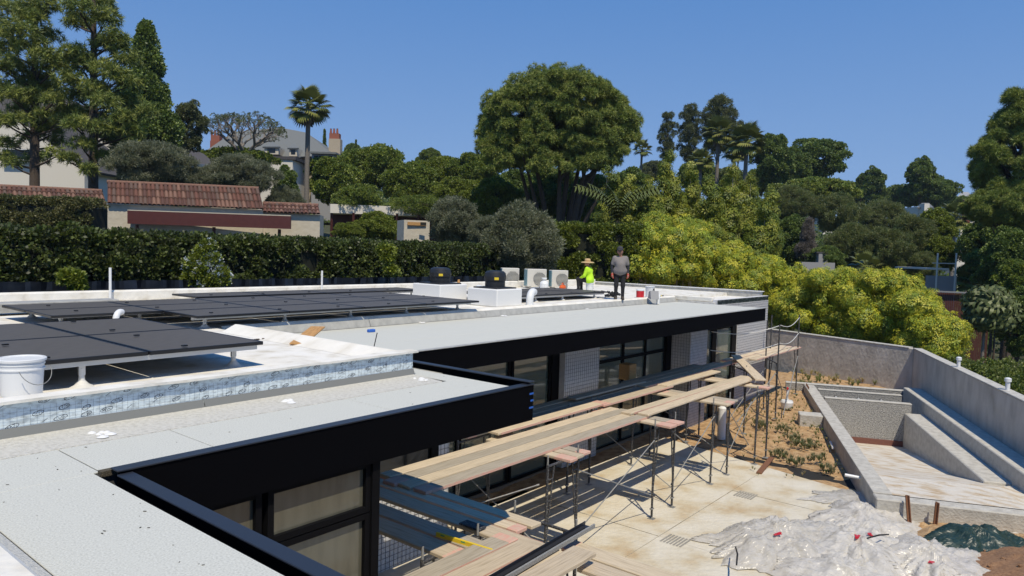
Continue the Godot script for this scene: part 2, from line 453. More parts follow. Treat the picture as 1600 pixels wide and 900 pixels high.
const PO := Vector3(15.2, 0, -3.05)
const PP := Vector3(0.923, 0, -0.384)
const PQ := Vector3(0.384, 0, 0.923)
func yard() -> void:
	var n := FastNoiseLite.new()
	n.seed = 5; n.frequency = 0.7; n.fractal_octaves = 4
	var g := G.new()
	var st := 0.3
	var h := func(x: float, z: float) -> float:
		var far := clampf((x - 18.0) / 9.0, 0.0, 1.0)
		var k := n.get_noise_2d(x, z) * 0.07 + far * 0.28 - 0.04
		var pp := (Vector3(x, 0, z) - PO).dot(PP)
		if (Vector3(x, 0, z) - PO).dot(PQ) > 0.6: k += 0.2 * clampf(1.0 - absf(pp + 0.7) / 1.1, 0.0, 1.0)
		return k
	for i in 118:
		for j in 72:
			var x := -1.0 + i * st
			var z := -14.0 + j * st
			var rel := Vector3(x + st / 2, 0, z + st / 2) - PO
			var p := rel.dot(PP)
			var q := rel.dot(PQ)
			if p > 0.15 and p < 12.3 and q > 0.15 and q < 3.75: continue
			if q > 3.9 or (x < 15.4 and z > -9 and z < -4.4 and x > 1.0 and p < -1.0) or p > 16.5: continue
			if x - 30.6 > (-9.3 - z) * 0.34 + 0.3: continue
			g.face(Vector3(x, h.call(x, z), z), Vector3(x + st, h.call(x + st, z), z), Vector3(x + st, h.call(x + st, z + st), z + st), Vector3(x, h.call(x, z + st), z + st), Vector3.UP)
	setting("yard_soil", g.mesh(), M.soil)
	# paved court: panels with open joints on a sunken base
	var base := G.new()
	base.box(Vector3(9.2, -0.09, -3.6), Vector3(16.6, 0.1, 10.4))
	var court := setting("patio", base.mesh(), M.gap)
	var xs := [1.0, 4.5, 7.9, 11.28, 14.6, 17.1]
	var zs := [-8.7, -5.62, -2.9, 1.4]
	for i in 5:
		for j in 3:
			var pts := PackedVector2Array()
			var x0: float = xs[i] + 0.008
			var x1: float = xs[i + 1] - 0.008
			var z0: float = zs[j] + 0.008
			var z1: float = zs[j + 1] - 0.008
			var e := func(z: float) -> float: return 17.55 + (z + 8.7) * -0.245 if i == 4 else x1
			if j == 2 and i == 4: continue
			if j == 1 and i == 4: z1 = -3.6
			pts = PackedVector2Array([Vector2(x0, z0), Vector2(e.call(z0), z0), Vector2(e.call(z1), z1), Vector2(x0, z1)])
			var s := G.new()
			s.prism(pts, Vector3(0, -0.035, 0), Vector3.RIGHT, Vector3.BACK, Vector3(0, 0.045 + 0.004 * ((i + j) % 2), 0))
			part(court, "slab_panel", s.mesh(), M.patio)
	for a in [[11.3, -5.3, 0.42], [14.5, -5.28, 0.40]]:
		var s := G.new()
		for k in 7:
			s.span(a[0] - a[2] / 2, a[0] + a[2] / 2, 0.0165, 0.0195, a[1] - a[2] / 2 + k * a[2] / 7, a[1] - a[2] / 2 + (k + 0.55) * a[2] / 7)
		var dr := solo("floor_drain", "dark square drain mark on patio joint near the scaffold" if a[0] < 12 else "dark square drain mark on patio towards the bare soil", "drain", s.mesh(), M.drainmark)
		dr.set_meta("group", "drain marks in the patio")

# ------------------------------------------------------------------ the house being built
const YE := 3.5
const YB := 3.14
const YU := 3.66
func wrap_image(w: int, h: int, bg: Color, ink: Color, sd: int) -> ImageTexture:
	var im := Image.create(w, h, false, Image.FORMAT_RGB8)
	var r := RandomNumberGenerator.new()
	r.seed = sd
	var f := FastNoiseLite.new()
	f.seed = sd; f.frequency = 0.02
	for y in h:
		for x in w:
			var k := f.get_noise_2d(x, y * 2.0)
			im.set_pixel(x, y, bg.lerp(bg * 0.78, clampf(k * 1.2 + 0.15, 0.0, 1.0)))
	var y0 := 18
	while y0 < h + 10:
		var x0 := r.randi_range(8, 60)
		while x0 < w - 50:
			var ew := r.randi_range(17, 27)
			var yy := y0 + r.randi_range(-9, 9)
			if r.randf() < 0.72:
				for s in 120:                              # oval emblem outline
					var an := TAU * s / 120.0
					if r.randf() < 0.8: im.fill_rect(Rect2i(clampi(x0 + int(cos(an) * ew), 0, w - 2), clampi(yy + int(sin(an) * 10 - cos(an) * 5), 0, h - 2), 2, 1 + r.randi() % 2), ink)
				for l in 3:                                # strokes of the print inside it
					for s in 11:
						if r.randf() < 0.7: im.fill_rect(Rect2i(clampi(x0 - 18 + s * 3 + r.randi() % 2, 0, w - 4), clampi(yy - 7 + l * 5 - int((s - 5) * 0.8), 0, h - 5), r.randi_range(1, 3), r.randi_range(1, 4)), ink)
			else:
				for s in 7: im.fill_rect(Rect2i(clampi(x0 + s * 3, 0, w - 4), clampi(yy - s * 2, 0, h - 4), 3, 2), ink)
			x0 += r.randi_range(62, 150)
		y0 += 38
	return ImageTexture.create_from_image(im)
func print_mat(nm: String, tex: Texture2D) -> StandardMaterial3D:
	var m := StandardMaterial3D.new()
	m.resource_name = nm
	m.albedo_texture = tex
	m.roughness = 0.45
	M[nm] = m
	return m
func lath(g: G, o: Vector3, ex: Vector3, ey: Vector3, step: float, thick: float) -> void:   # welded wire in front of a wall
	var nn := ex.cross(ey).normalized()
	var bx := Basis(ex.normalized(), ey.normalized(), nn)
	var k := step * 0.5
	while k < ex.length():
		g.box(o + ex.normalized() * k + ey * 0.5 + nn * 0.004, Vector3(thick, ey.length(), thick), bx)
		k += step
	k = step * 0.5
	while k < ey.length():
		g.box(o + ex * 0.5 + ey.normalized() * k + nn * 0.006, Vector3(ex.length(), thick, thick), bx)
		k += step
func lath_wall(h: Node3D, nm: String, x0: float, x1: float, y0: float, y1: float, zf: float, depth: float) -> void:
	spanpart(h, nm, x0, x1, y0, y1, zf - depth, zf, M.lathwall)
	var g := G.new()
	lath(g, Vector3(x0, y0, zf), Vector3(x1 - x0, 0, 0), Vector3(0, y1 - y0, 0), 0.085, 0.004)
	part(h, "wire_lath", g.mesh(), M.wire)
func window(h: Node3D, x0: float, x1: float, y0: float, y1: float, z: float, mat: Material, fw := 0.05) -> void:
	var g := G.new()
	g.span(x0, x0 + fw, y0, y1, z - 0.05, z + 0.04)
	g.span(x1 - fw, x1, y0, y1, z - 0.05, z + 0.04)
	g.span(x0 + fw, x1 - fw, y0, y0 + fw, z - 0.048, z + 0.038)
	g.span(x0 + fw, x1 - fw, y1 - fw, y1, z - 0.048, z + 0.038)
	var w := part(h, "window", g.mesh(), M.frame)
	var p := G.new()
	p.span(x0 + fw, x1 - fw, y0 + fw, y1 - fw, z - 0.012, z)
	part(w, "pane", p.mesh(), mat)
func house() -> void:
	var h := thing("modern_house", "low flat-roofed house under construction with black fascia and pale roofs", "house")
	# bodies of the roofs
	spanpart(h, "roof_slab", -9, 1.74, YB, YE - 0.012, -5.85, 7, M.seam)
	spanpart(h, "roof_slab", 1.745, 5.95, YB, YE - 0.012, -5.85, -4.68, M.seam)
	spanpart(h, "roof_slab", 5.6, 20.68, YB, YE - 0.012, -10.1, -7.32, M.seam)
	spanpart(h, "roof_slab", 5.6, 6.0, YB, YE - 0.016, -7.318, -5.852, M.flashing)
	spanpart(h, "upper_roof", -9, 5.5, 3.0, YU, -10.1, -5.91, M.membrane)
	spanpart(h, "upper_roof", -9, 25.0, 3.0, YU - 0.004, -15.9, -10.14, M.membrane)
	spanpart(h, "upper_roof", 20.75, 25.1, 3.0, 3.55, -10.135, -8.8, M.membrane)
	spanpart(h, "raised_roof", -9, 0.985, YE - 0.01, 3.66, -4.75, 7, M.membrane, 0.04)
	# cap sheet rolls
	for a in [[-9.0, 1.812, -5.41, -4.715], [1.118, 1.775, -4.709, 7.0], [1.82, 2.575, -5.41, -4.715], [2.583, 4.245, -5.41, -4.715], [4.253, 5.325, -5.41, -4.715], [5.333, 5.9, -5.41, -4.715], [5.62, 5.9, -7.3, -5.416]]:
		spanpart(h, "roof_sheet", a[0], a[1], YE - 0.010, YE, a[2], a[3], M.capsheet, 0.003)
	var zr := [-7.33, -8.22, -9.13, -10.02]
	for r in 3:
		var x := 5.62
		var k := r
		while x < 20.6:
			var x1: float = minf(x + [5.2, 7.9, 6.4][k % 3], 20.68)
			if 20.68 - x1 < 1.0: x1 = 20.68
			spanpart(h, "roof_sheet", maxf(x, 5.95 if r == 0 else 5.62) + 0.004, x1 - 0.004, YE - 0.010, YE + 0.001 * (k % 2), zr[r + 1] + 0.005, zr[r] - 0.005, M.capsheet, 0.003)
			x = x1
			k += 1
	# coves, flashings and the printed wrap below the near roof edge
	var g := G.new()
	g.face(Vector3(-9, YE + 0.022, -5.87), Vector3(5.55, YE + 0.022, -5.87), Vector3(5.55, YE + 0.004, -5.42), Vector3(-9, YE + 0.004, -5.42), Vector3.UP)
	g.face(Vector3(-9, YE + 0.004, -5.42), Vector3(5.55, YE + 0.004, -5.42), Vector3(5.55, YE - 0.01, -5.415), Vector3(-9, YE - 0.01, -5.415), Vector3.BACK)
	part(h, "cove", g.mesh(), M.cove)
	g = G.new()
	g.face(Vector3(0.98, YE + 0.07, -4.76), Vector3(0.98, YE + 0.07, 7), Vector3(1.108, YE + 0.003, 7), Vector3(1.108, YE + 0.003, -4.76), Vector3.UP)
	part(h, "cove", g.mesh(), M.cove)
	var fx := -9.0
	for x1 in [-3.0, 0.4, 3.1, 5.57]:
		g = G.new()
		g.face(Vector3(fx + 0.003, YE + 0.085, -5.895), Vector3(x1 - 0.003, YE + 0.085, -5.895), Vector3(x1 - 0.003, YE + 0.012, -5.862), Vector3(fx + 0.003, YE + 0.012, -5.862), Vector3.BACK)
		part(h, "flashing", g.mesh(), M.flashdark)
		fx = x1
	var wt := print_mat("housewrap", wrap_image(2048, 128, Color(0.86, 0.91, 0.93), Color(0.10, 0.12, 0.17), 3))
	g = G.new()
	var wn := FastNoiseLite.new()
	wn.seed = 12; wn.frequency = 2.2
	for i in 290:                                         # wrinkled wrap, not drawn tight
		for j in 4:
			var q := []
			for c in [[0, 0], [1, 0], [1, 1], [0, 1]]:
				var x: float = -9.0 + (i + c[0]) * 14.56 / 290.0
				var y: float = YE + 0.05 + (j + c[1]) * 0.225 / 4.0
				q.append([Vector3(x, y, -5.9 + 0.007 * wn.get_noise_2d(x, y * 4.0)), Vector2((x + 9.0) / 3.6, 1.0 - (j + c[1]) / 4.0)])
			var fn: Vector3 = (q[2][0] - q[0][0]).cross(q[1][0] - q[0][0]).normalized()
			if fn.z < 0: fn = -fn
			g.tri(q[0][0], q[1][0], q[2][0], fn, fn, fn, q[0][1], q[1][1], q[2][1])
			g.tri(q[0][0], q[2][0], q[3][0], fn, fn, fn, q[0][1], q[2][1], q[3][1])
	g.quad(Vector3(5.56, YE - 0.3, -5.9), Vector3(5.56, YE - 0.3, -7.3), Vector3(5.56, 3.7, -7.3), Vector3(5.56, 3.7, -5.9), Vector3.RIGHT, 0.8, 1.0)
	part(h, "house_wrap", g.mesh(), wt)
	g = G.new()
	lath(g, Vector3(-2, YE + 0.09, -5.897), Vector3(7.55, 0, 0), Vector3(0, 0.13, 0), 0.042, 0.0008)
	part(h, "wire_lath", g.mesh(), M.wire)
	g = G.new()
	var n := FastNoiseLite.new()
	n.seed = 2; n.frequency = 1.3
	var last := Vector3(-9, 3.768, -5.85)
	for i in 60:                                         # turned-down, slightly wavy white roof edge
		var x := -9.0 + (i + 1) * 14.6 / 60.0
		var p := Vector3(minf(x, 5.6), 3.765 + n.get_noise_1d(x) * 0.008, -5.85)
		g.face(last, p, p + Vector3(0, 0.022, 0), last + Vector3(0, 0.022, 0), Vector3.BACK)
		g.face(last + Vector3(0, 0.022, 0), p + Vector3(0, 0.022, 0), Vector3(p.x, 3.79, -6.0), Vector3(last.x, 3.79, -6.0), Vector3(0, 1, 0.5))
		g.face(Vector3(last.x, 3.79, -6.0), Vector3(p.x, 3.79, -6.0), Vector3(p.x, YU, -6.32), Vector3(last.x, YU, -6.32), Vector3.UP)
		last = p
	part(h, "roof_edge", g.mesh(), M.membrane)
	g = G.new()
	for e in [[[5.6, 3.69], [5.59, 3.755], [5.52, 3.765], [5.30, YU + 0.002]]]:
		for i in 3:
			g.face(Vector3(e[i][0], e[i][1], -9.6), Vector3(e[i][0], e[i][1], -5.95), Vector3(e[i + 1][0], e[i + 1][1], -6.0), Vector3(e[i + 1][0], e[i + 1][1], -9.6), Vector3(0.6, 1, 0))
	g.face(Vector3(5.6, 3.70, -9.6), Vector3(5.6, 3.70, -5.95), Vector3(5.58, 3.4, -5.95), Vector3(5.58, 3.4, -9.6), Vector3.RIGHT)
	part(h, "roof_curb", g.mesh(), M.membrane)
	fx = 5.6
	for x1 in [8.4, 11.6, 14.4, 17.0, 20.72]:            # grey cant along the far upper roof
		g = G.new()
		g.face(Vector3(fx + 0.004, YE + 0.003, -10.03), Vector3(x1 - 0.004, YE + 0.003, -10.03), Vector3(x1 - 0.004, YU - 0.02, -10.09), Vector3(fx + 0.004, YU - 0.02, -10.09), Vector3.BACK)
		part(h, "flashing", g.mesh(), M.flashing)
		fx = x1
	g = G.new()
	g.face(Vector3(5.6, YU - 0.022, -10.088), Vector3(20.72, YU - 0.022, -10.088), Vector3(20.72, YU + 0.022, -10.14), Vector3(5.6, YU + 0.022, -10.14), Vector3(0, 1, 1))
	g.face(Vector3(5.6, YU + 0.022, -10.14), Vector3(20.72, YU + 0.022, -10.14), Vector3(20.72, YU, -10.5), Vector3(5.6, YU, -10.5), Vector3.UP)
	part(h, "roof_edge", g.mesh(), M.membrane)
	# black fascias and copings
	spanpart(h, "fascia", 1.87, 6.07, YB, YE + 0.02, -4.60, -4.56, M.black)
	spanpart(h, "fascia", 6.03, 6.07, YB, YE + 0.05, -7.2, -4.602, M.black)
	spanpart(h, "fascia", 1.87, 1.93, YB, YE - 0.002, -4.558, 7, M.black)
	spanpart(h, "fascia", 6.072, 20.75, YB, YE - 0.004, -7.31, -7.25, M.black)
	spanpart(h, "fascia", 20.70, 20.75, YB, YE - 0.006, -10.0, -7.312, M.black)
	spanpart(h, "coping", 1.85, 6.08, YE + 0.021, YE + 0.033, -4.655, -4.55, M.coping, 0.004)
	spanpart(h, "coping", 5.985, 6.08, YE + 0.051, YE + 0.063, -7.2, -4.552, M.coping, 0.004)
	spanpart(h, "coping", 1.845, 1.94, YE - 0.001, YE + 0.012, -4.549, -2.3, M.coping, 0.004)
	spanpart(h, "coping", 1.845, 1.94, YE - 0.001, YE + 0.012, -2.294, 7, M.coping, 0.004)
	spanpart(h, "drip_edge", 6.085, 20.78, YE - 0.003, YE + 0.006, -7.33, -7.235, M.flashing)
	spanpart(h, "gravel_stop", 1.80, 5.93, YE - 0.02, YE + 0.014, -4.712, -4.66, M.gravelstop)
	for i in 3:
		spanpart(h, "masking_tape", 6.071, 6.074, 3.42 - i * 0.075, 3.44 - i * 0.075, -4.66, -4.57, M.bluetape)
		spanpart(h, "masking_tape", 6.0 + 0.02 * (i % 2), 6.071, 3.42 - i * 0.075, 3.44 - i * 0.075, -4.559, -4.557, M.bluetape)
	# near room behind filmed glass
	window(h, 1.95, 2.88, 0.03, YB, -4.66, M.filmglass)
	window(h, 2.93, 3.90, 2.71, YB, -4.66, M.filmglass)
	window(h, 2.93, 3.90, 0.03, 2.70, -4.66, M.filmglass)
	spanpart(h, "column", 3.905, 3.985, 0.0, YB - 0.002, -4.72, -4.60, M.frame)
	spanpart(h, "wall", 3.91, 3.98, 0.0, YB - 0.002, -8.2, -4.722, M.interior)
	spanpart(h, "wall", -9, -8.9, 0, YB - 0.002, -15.9, 7, M.interior)
	spanpart(h, "wall", 1.88, 1.92, 0, YB - 0.002, -4.6, 7, M.interior)
	spanpart(h, "floor", -8.9, 25.0, -0.06, 0.025, -15.8, -9.3, M.floorin)
	spanpart(h, "floor", -8.9, 3.9, -0.06, 0.022, -9.298, -4.7, M.floorin)
	spanpart(h, "wall", -8.9, 25.1, 0, 3.0, -15.88, -15.75, M.interior)
	spanpart(h, "wall", 25.0, 25.1, 0, 3.0, -15.74, -8.85, M.interior)
	spanpart(h, "partition", 9.2, 19.5, 0.03, 3.0, -12.6, -12.45, M.interior)
	spanpart(h, "partition", 13.3, 13.42, 0.03, 3.0, -12.44, -9.5, M.interior)
	# long wall below the far eave
	window(h, 4.05, 6.0, 1.22, YB, -8.14, M.glassdark)
	window(h, 6.02, 8.14, 1.22, YB, -8.14, M.glassdark)
	lath_wall(h, "wall", 4.05, 8.25, 0.0, 1.20, -8.10, 0.1)
	lath_wall(h, "wall", 8.26, 8.5, 0.0, YB - 0.002, -8.10, 0.12)
	spanpart(h, "jamb", 8.145, 8.255, 1.21, YB - 0.002, -8.2, -8.105, M.frame)
	spanpart(h, "wall", 8.4, 8.5, 0.0, YB - 0.002, -9.4, -8.222, M.lathwall)
	for a in [[8.5, 10.05], [10.07, 11.6], [11.66, 13.05]]:
		window(h, a[0], a[1], 0.03, YB, -9.37, M.glass, 0.06)
	spanpart(h, "jamb", 13.06, 13.34, 0.03, YB - 0.002, -9.42, -9.30, M.frame)
	lath_wall(h, "pilaster", 13.35, 14.8, 0.0, YB - 0.002, -9.15, 0.3)
	var mx := [14.85, 16.3, 17.5, 18.66]
	for i in 3:
		window(h, mx[i], mx[i + 1] - 0.01, 2.24, YB, -9.37, M.glass, 0.035)
		window(h, mx[i], mx[i + 1] - 0.01, 0.03, 2.23, -9.37, M.glass, 0.035)
	spanpart(h, "jamb", 18.67, 18.98, 0.03, YB - 0.002, -9.42, -9.30, M.frame)
	lath_wall(h, "wall", 19.0, 20.13, 0.0, YB - 0.002, -8.72, 0.14)
	spanpart(h, "wall", 19.0, 19.12, 0.0, YB - 0.002, -9.42, -8.862, M.lathwall)
	g = G.new()
	lath(g, Vector3(18.998, 0, -9.4), Vector3(0, 0, 0.66), Vector3(0, YB, 0), 0.085, 0.004)
	part(h, "wire_lath", g.mesh(), M.wire)
	var door := part(h, "glass_door", boxmesh(Vector3(0.3, 2.72, 0.09)), M.frame, Vector3(20.75, 1.37, -8.80))
	for a in [[20.16, 20.6], [20.9, 22.1]]:
		var pg := G.new()
		pg.span(a[0] - 20.75, a[1] - 20.75, -1.33, 1.33, -0.01, 0.0)
		part(door, "pane", pg.mesh(), M.glass)
	spanpart(h, "jamb", 22.1, 22.44, 0.0, 2.75, -8.84, -8.735, M.frame)
	spanpart(h, "jamb", 20.14, 22.098, 2.74, 2.80, -8.84, -8.74, M.frame)
	lath_wall(h, "wall", 22.45, 25.19, 0.0, 3.48, -8.72, 0.14)
	lath_wall(h, "wall", 20.77, 22.445, 2.81, 3.48, -8.72, 0.14)
	var gt := print_mat("greenwrap", wrap_image(512, 64, Color(0.05, 0.09, 0.07), Color(0.62, 0.68, 0.66), 9))
	g = G.new()
	g.quad(Vector3(20.77, 3.48, -8.722), Vector3(25.19, 3.48, -8.722), Vector3(25.19, 3.62, -8.722), Vector3(20.77, 3.62, -8.722), Vector3.BACK, 4.0, 1.0)
	part(h, "house_wrap", g.mesh(), gt)
	spanpart(h, "parapet", 20.77, 25.2, 3.485, 3.63, -8.87, -8.726, M.lathwall)
	# parapets round the upper roof
	var py := -15.85
	for z1 in [-14.2, -12.4, -10.6, -8.9]:
		spanpart(h, "parapet", 24.95, 25.1, 3.5, 3.76, py + 0.004, z1 - 0.004, M.flashing)
		py = z1
	spanpart(h, "parapet_cap", 24.92, 25.13, 3.762, 3.785, -15.9, -8.85, M.whitepaint)
	spanpart(h, "parapet", -9, 24.94, YU - 0.02, 3.88, -15.9, -15.72, M.membrane, 0.03)
	spanpart(h, "parapet", 20.78, 20.9, 3.56, 3.70, -10.6, -8.9, M.membrane, 0.02)
	for a in [[2.17, -5.58], [3.78, -5.6], [5.42, -5.62], [9.6, -9.98], [12.1, -9.95], [15.4, -9.95]]:   # daubs of white sealant
		var b := G.new()
		for k in 7:
			b.lathe(Vector3(rnd(-0.05, 0.05), 0, rnd(-0.10, 0.09)), [Vector2(rnd(0.02, 0.045), 0.0), Vector2(0.015, 0.012), Vector2(0.0, 0.016)], 7)
		part(h, "sealant_patch", b.mesh(), M.whitepaint, Vector3(a[0], YE + (0.012 if a[1] > -6 else 0.008), a[1]))

# ------------------------------------------------------------------ solar arrays
func panel(parent: Node3D, x0: float, x1: float, z0: float, z1: float, y: float) -> void:
	var sx := x1 - x0 - 0.02
	var sz := z1 - z0 - 0.02
	var p := part(parent, "panel", boxmesh(Vector3(sx - 0.05, 0.02, sz - 0.05)), M.pvlam, Vector3((x0 + x1) / 2, y - 0.012, (z0 + z1) / 2))
	var key := "fr%.3f,%.3f" % [sx, sz]
	if not cache.has(key):
		var g := G.new()
		for s in [-1.0, 1.0]:
			g.box(Vector3(0, -0.006, s * (sz / 2 - 0.012)), Vector3(sx, 0.036, 0.024), Basis.IDENTITY, 0.003)
			g.box(Vector3(s * (sx / 2 - 0.012), -0.006, 0), Vector3(0.024, 0.036, sz - 0.05), Basis.IDENTITY, 0.003)
		cache[key] = g.mesh()
	part(p, "frame", cache[key], M.pvframe)
func stanchion(parent: Node3D, x: float, z: float, y0: float, y1: float) -> void:
	if not cache.has("cone"):
		var g := G.new()
		g.lathe(Vector3.ZERO, [Vector2(0.10, 0.0), Vector2(0.06, 0.02), Vector2(0.028, 0.055), Vector2(0.022, 0.10), Vector2(0.022, 0.16), Vector2(0.0, 0.16)], 12)
		cache["cone"] = g.mesh()
	var c := part(parent, "foot", cache["cone"], M.footwhite, Vector3(x, y0, z))
	part(c, "bracket", boxmesh(Vector3(0.05, y1 - y0 - 0.10, 0.03)), M.alu, Vector3(0, (y1 - y0 + 0.10) / 2, 0))
func array(label: String, cells: Array, y: float, rails: Array, feet: Array) -> void:
	var t := thing("solar_array", label, "solar panels", Vector3.ZERO, 0.0, "solar arrays on the roof")
	for c in cells: panel(t, c[0], c[1], c[2], c[3], y)
	for r in rails: spanpart(t, "rail", r[0], r[1], y - 0.085, y - 0.04, r[2] - 0.02, r[2] + 0.02, M.alu)
	for f in feet: stanchion(t, f[0], f[1], YU, y - 0.05)
	for r in rails:
		var x: float = r[0] + 0.3
		while x < r[1]:
			part(t, "clamp", boxmesh(Vector3(0.05, 0.012, 0.035)), M.pvframe, Vector3(x, y + 0.016, r[2]))
			x += 1.17
func solar() -> void:
	var cells := []
	for i in 3:
		for j in 2:
			cells.append([4.15 - (i + 1) * 1.17, 4.15 - i * 1.17, -6.64 - (j + 1) * 1.53, -6.64 - j * 1.53])
	array("solar array nearest the camera, behind the white pail", cells, 3.93, [[0.7, 4.1, -6.72], [0.7, 4.1, -7.75], [0.7, 4.1, -8.35], [0.7, 4.1, -9.45]], [[3.95, -6.9], [2.45, -6.75], [0.9, -6.75], [3.95, -8.3], [2.45, -8.3], [3.95, -9.45], [2.45, -9.45]])
	cells = []
	for i in 4: cells.append([5.14 + i * 1.54, 5.14 + (i + 1) * 1.54, -11.02, -9.98])
	for j in 2:
		for i in 5: cells.append([3.62 + i * 1.54, 3.62 + (i + 1) * 1.54, -12.08 - j * 1.05, -11.04 - j * 1.05])
	array("widest solar array, in the middle of the white roof", cells, 3.87, [[5.2, 11.3, -10.25], [3.8, 11.3, -11.5], [3.8, 11.3, -12.6]], [[5.4, -10.25], [6.8, -10.3], [8.15, -10.3], [9.5, -10.3], [10.95, -10.3], [3.9, -11.5], [5.0, -11.5], [8.0, -11.5], [11.0, -11.5], [4.0, -13.0], [7.0, -13.0]])
	cells = []
	for i in 4: cells.append([7.0 + i * 1.54, 7.0 + (i + 1) * 1.54, -14.65, -13.62])
	array("long narrow solar array by the back parapet", cells, 3.86, [[7.1, 13.1, -13.8]], [[7.4, -13.8], [9.4, -13.8], [11.4, -13.8], [12.9, -13.8]])
	cells = []
	for j in 2:
		for i in 3: cells.append([13.5 + i * 1.5, 13.5 + (i + 1) * 1.5, -11.9 - j * 1.05, -10.88 - j * 1.05])
	array("solar array beside the two workers and the air conditioners", cells, 3.84, [[13.6, 17.9, -11.0], [13.6, 17.9, -12.4]], [[14.6, -11.0], [15.8, -11.0], [17.4, -11.0], [14.6, -12.4], [17.4, -12.4]])

# ------------------------------------------------------------------ things on the roof
func bucket(nm: String, label: String, pos: Vector3, r: float, h: float, patch: Material = null) -> void:
	var t := thing(nm, label, "bucket", pos, 0.6)
	var g := G.new()
	g.lathe(Vector3.ZERO, [Vector2(0, 0), Vector2(r * 0.86, 0), Vector2(r * 0.88, 0.01), Vector2(r * 0.95, h * 0.7), Vector2(r * 1.0, h * 0.7), Vector2(r * 1.0, h * 0.735), Vector2(r * 0.955, h * 0.74), Vector2(r * 0.965, h * 0.83), Vector2(r, h * 0.83), Vector2(r, h * 0.865), Vector2(r * 0.965, h * 0.87), Vector2(r * 0.97, h * 0.93)], 28)
	part(t, "body", g.mesh(), M.whiteplastic)
	g = G.new()
	g.lathe(Vector3.ZERO, [Vector2(r * 1.0, h * 0.92), Vector2(r * 1.06, h * 0.925), Vector2(r * 1.07, h * 0.985), Vector2(r * 1.03, h), Vector2(r * 0.95, h), Vector2(r * 0.93, h * 0.975), Vector2(0, h * 0.975)], 28)
	part(t, "lid", g.mesh(), M.whiteplastic)
	g = G.new()
	var pts := []
	var rad := []
	for i in 13:
		var a := PI * i / 12.0
		pts.append(Vector3(cos(a) * r * 1.03, h * 0.72 - sin(a) * h * 0.42, sin(a) * r * 0.35 + r * 0.72)); rad.append(0.003)
	g.tube(pts, rad, 5)
	part(t, "handle", g.mesh(), M.galv)
	if patch:
		g = G.new()
		for i in 8:
			var a := PI * 0.05 + i * 0.13
			var b := a + 0.13
			g.face(Vector3(cos(a), 0, sin(a)) * r * 0.935 + Vector3(0, h * 0.12, 0), Vector3(cos(b), 0, sin(b)) * r * 0.935 + Vector3(0, h * 0.12, 0), Vector3(cos(b), 0, sin(b)) * r * 0.965 + Vector3(0, h * 0.62, 0), Vector3(cos(a), 0, sin(a)) * r * 0.965 + Vector3(0, h * 0.62, 0), Vector3(cos(a), 0, sin(a)))
		part(t, "label", g.mesh(), patch)
func roof_fan(label: String, pos: Vector3, w: float) -> void:
	var t := thing("roof_ventilator", label, "roof fan", pos, 0.0, "roof ventilators on white curbs")
	var g := G.new()
	g.box(Vector3(w / 2, 0.2, -w / 2), Vector3(w, 0.4, w), Basis.IDENTITY, 0.02)
	part(t, "curb", g.mesh(), M.whitepaint)
	part(t, "base_plate", boxmesh(Vector3(w * 0.78, 0.03, w * 0.78), 0.005), M.darkplastic, Vector3(w / 2, 0.416, -w / 2))
	g = G.new()
	var r := w * 0.27
	g.lathe(Vector3.ZERO, [Vector2(r * 0.95, 0), Vector2(r * 0.95, 0.14), Vector2(r * 1.03, 0.15), Vector2(r * 1.05, 0.25), Vector2(r * 0.98, 0.33), Vector2(r * 0.8, 0.37), Vector2(r * 0.4, 0.385), Vector2(0, 0.385)], 24)
	var f := part(t, "fan_housing", g.mesh(), M.darkplastic, Vector3(w / 2, 0.43, -w / 2))
	part(f, "warning_label", boxmesh(Vector3(0.10, 0.06, 0.004)), M.yellow, Vector3(-r * 0.72, 0.2, r * 0.78), Basis(Vector3.UP, -0.75))
func elbow(label: String, pos: Vector3, turn: float, r := 0.10) -> void:
	var g := G.new()
	var pts := []
	var rad := []
	pts.append(Vector3(0, 0, 0)); rad.append(r)
	for i in 8:
		var a := PI * 0.62 * i / 7.0
		pts.append(Vector3((1 - cos(a)) * r * 2.2, 0.12 + sin(a) * r * 2.2, 0)); rad.append(r)
	g.tube(pts, rad, 14)
	solo("vent_pipe", label, "pipe", g.mesh(), M.whiteplastic, pos, Basis(Vector3.UP, turn), "bent white vent pipes on the roof")
func condenser(label: String, pos: Vector3, turn: float, w: float, h: float) -> void:
	var t := thing("air_conditioner", label, "air conditioner", pos, turn, "condensers standing at the back of the roof")
	part(t, "casing", boxmesh(Vector3(w, h, 0.34), 0.015), M.acbody, Vector3(0, h / 2 + 0.05, 0))
	part(t, "coil", boxmesh(Vector3(0.012, h * 0.9, 0.28)), M.acteal, Vector3(-w / 2 - 0.004, h / 2 + 0.05, 0))
	var g := G.new()
	g.lathe(Vector3.ZERO, [Vector2(h * 0.36, 0), Vector2(h * 0.36, 0.02), Vector2(h * 0.32, 0.012), Vector2(0, 0.006)], 24)
	var f := part(t, "fan_opening", g.mesh(), M.acdark, Vector3(w * 0.12, h * 0.55, 0.172), Basis(Vector3.RIGHT, PI / 2))
	g = G.new()
	for i in 11:
		var y := -h * 0.34 + i * h * 0.068
		var hw := sqrt(maxf(0.0, pow(h * 0.36, 2) - y * y))
		g.box(Vector3(0, 0.028, y), Vector3(hw * 2, 0.008, 0.016))
	part(f, "grille", g.mesh(), M.acbody)
	for s in [-1.0, 1.0]: part(t, "stand", boxmesh(Vector3(0.06, 0.05, 0.4)), M.galv, Vector3(s * w * 0.36, 0.025, 0))
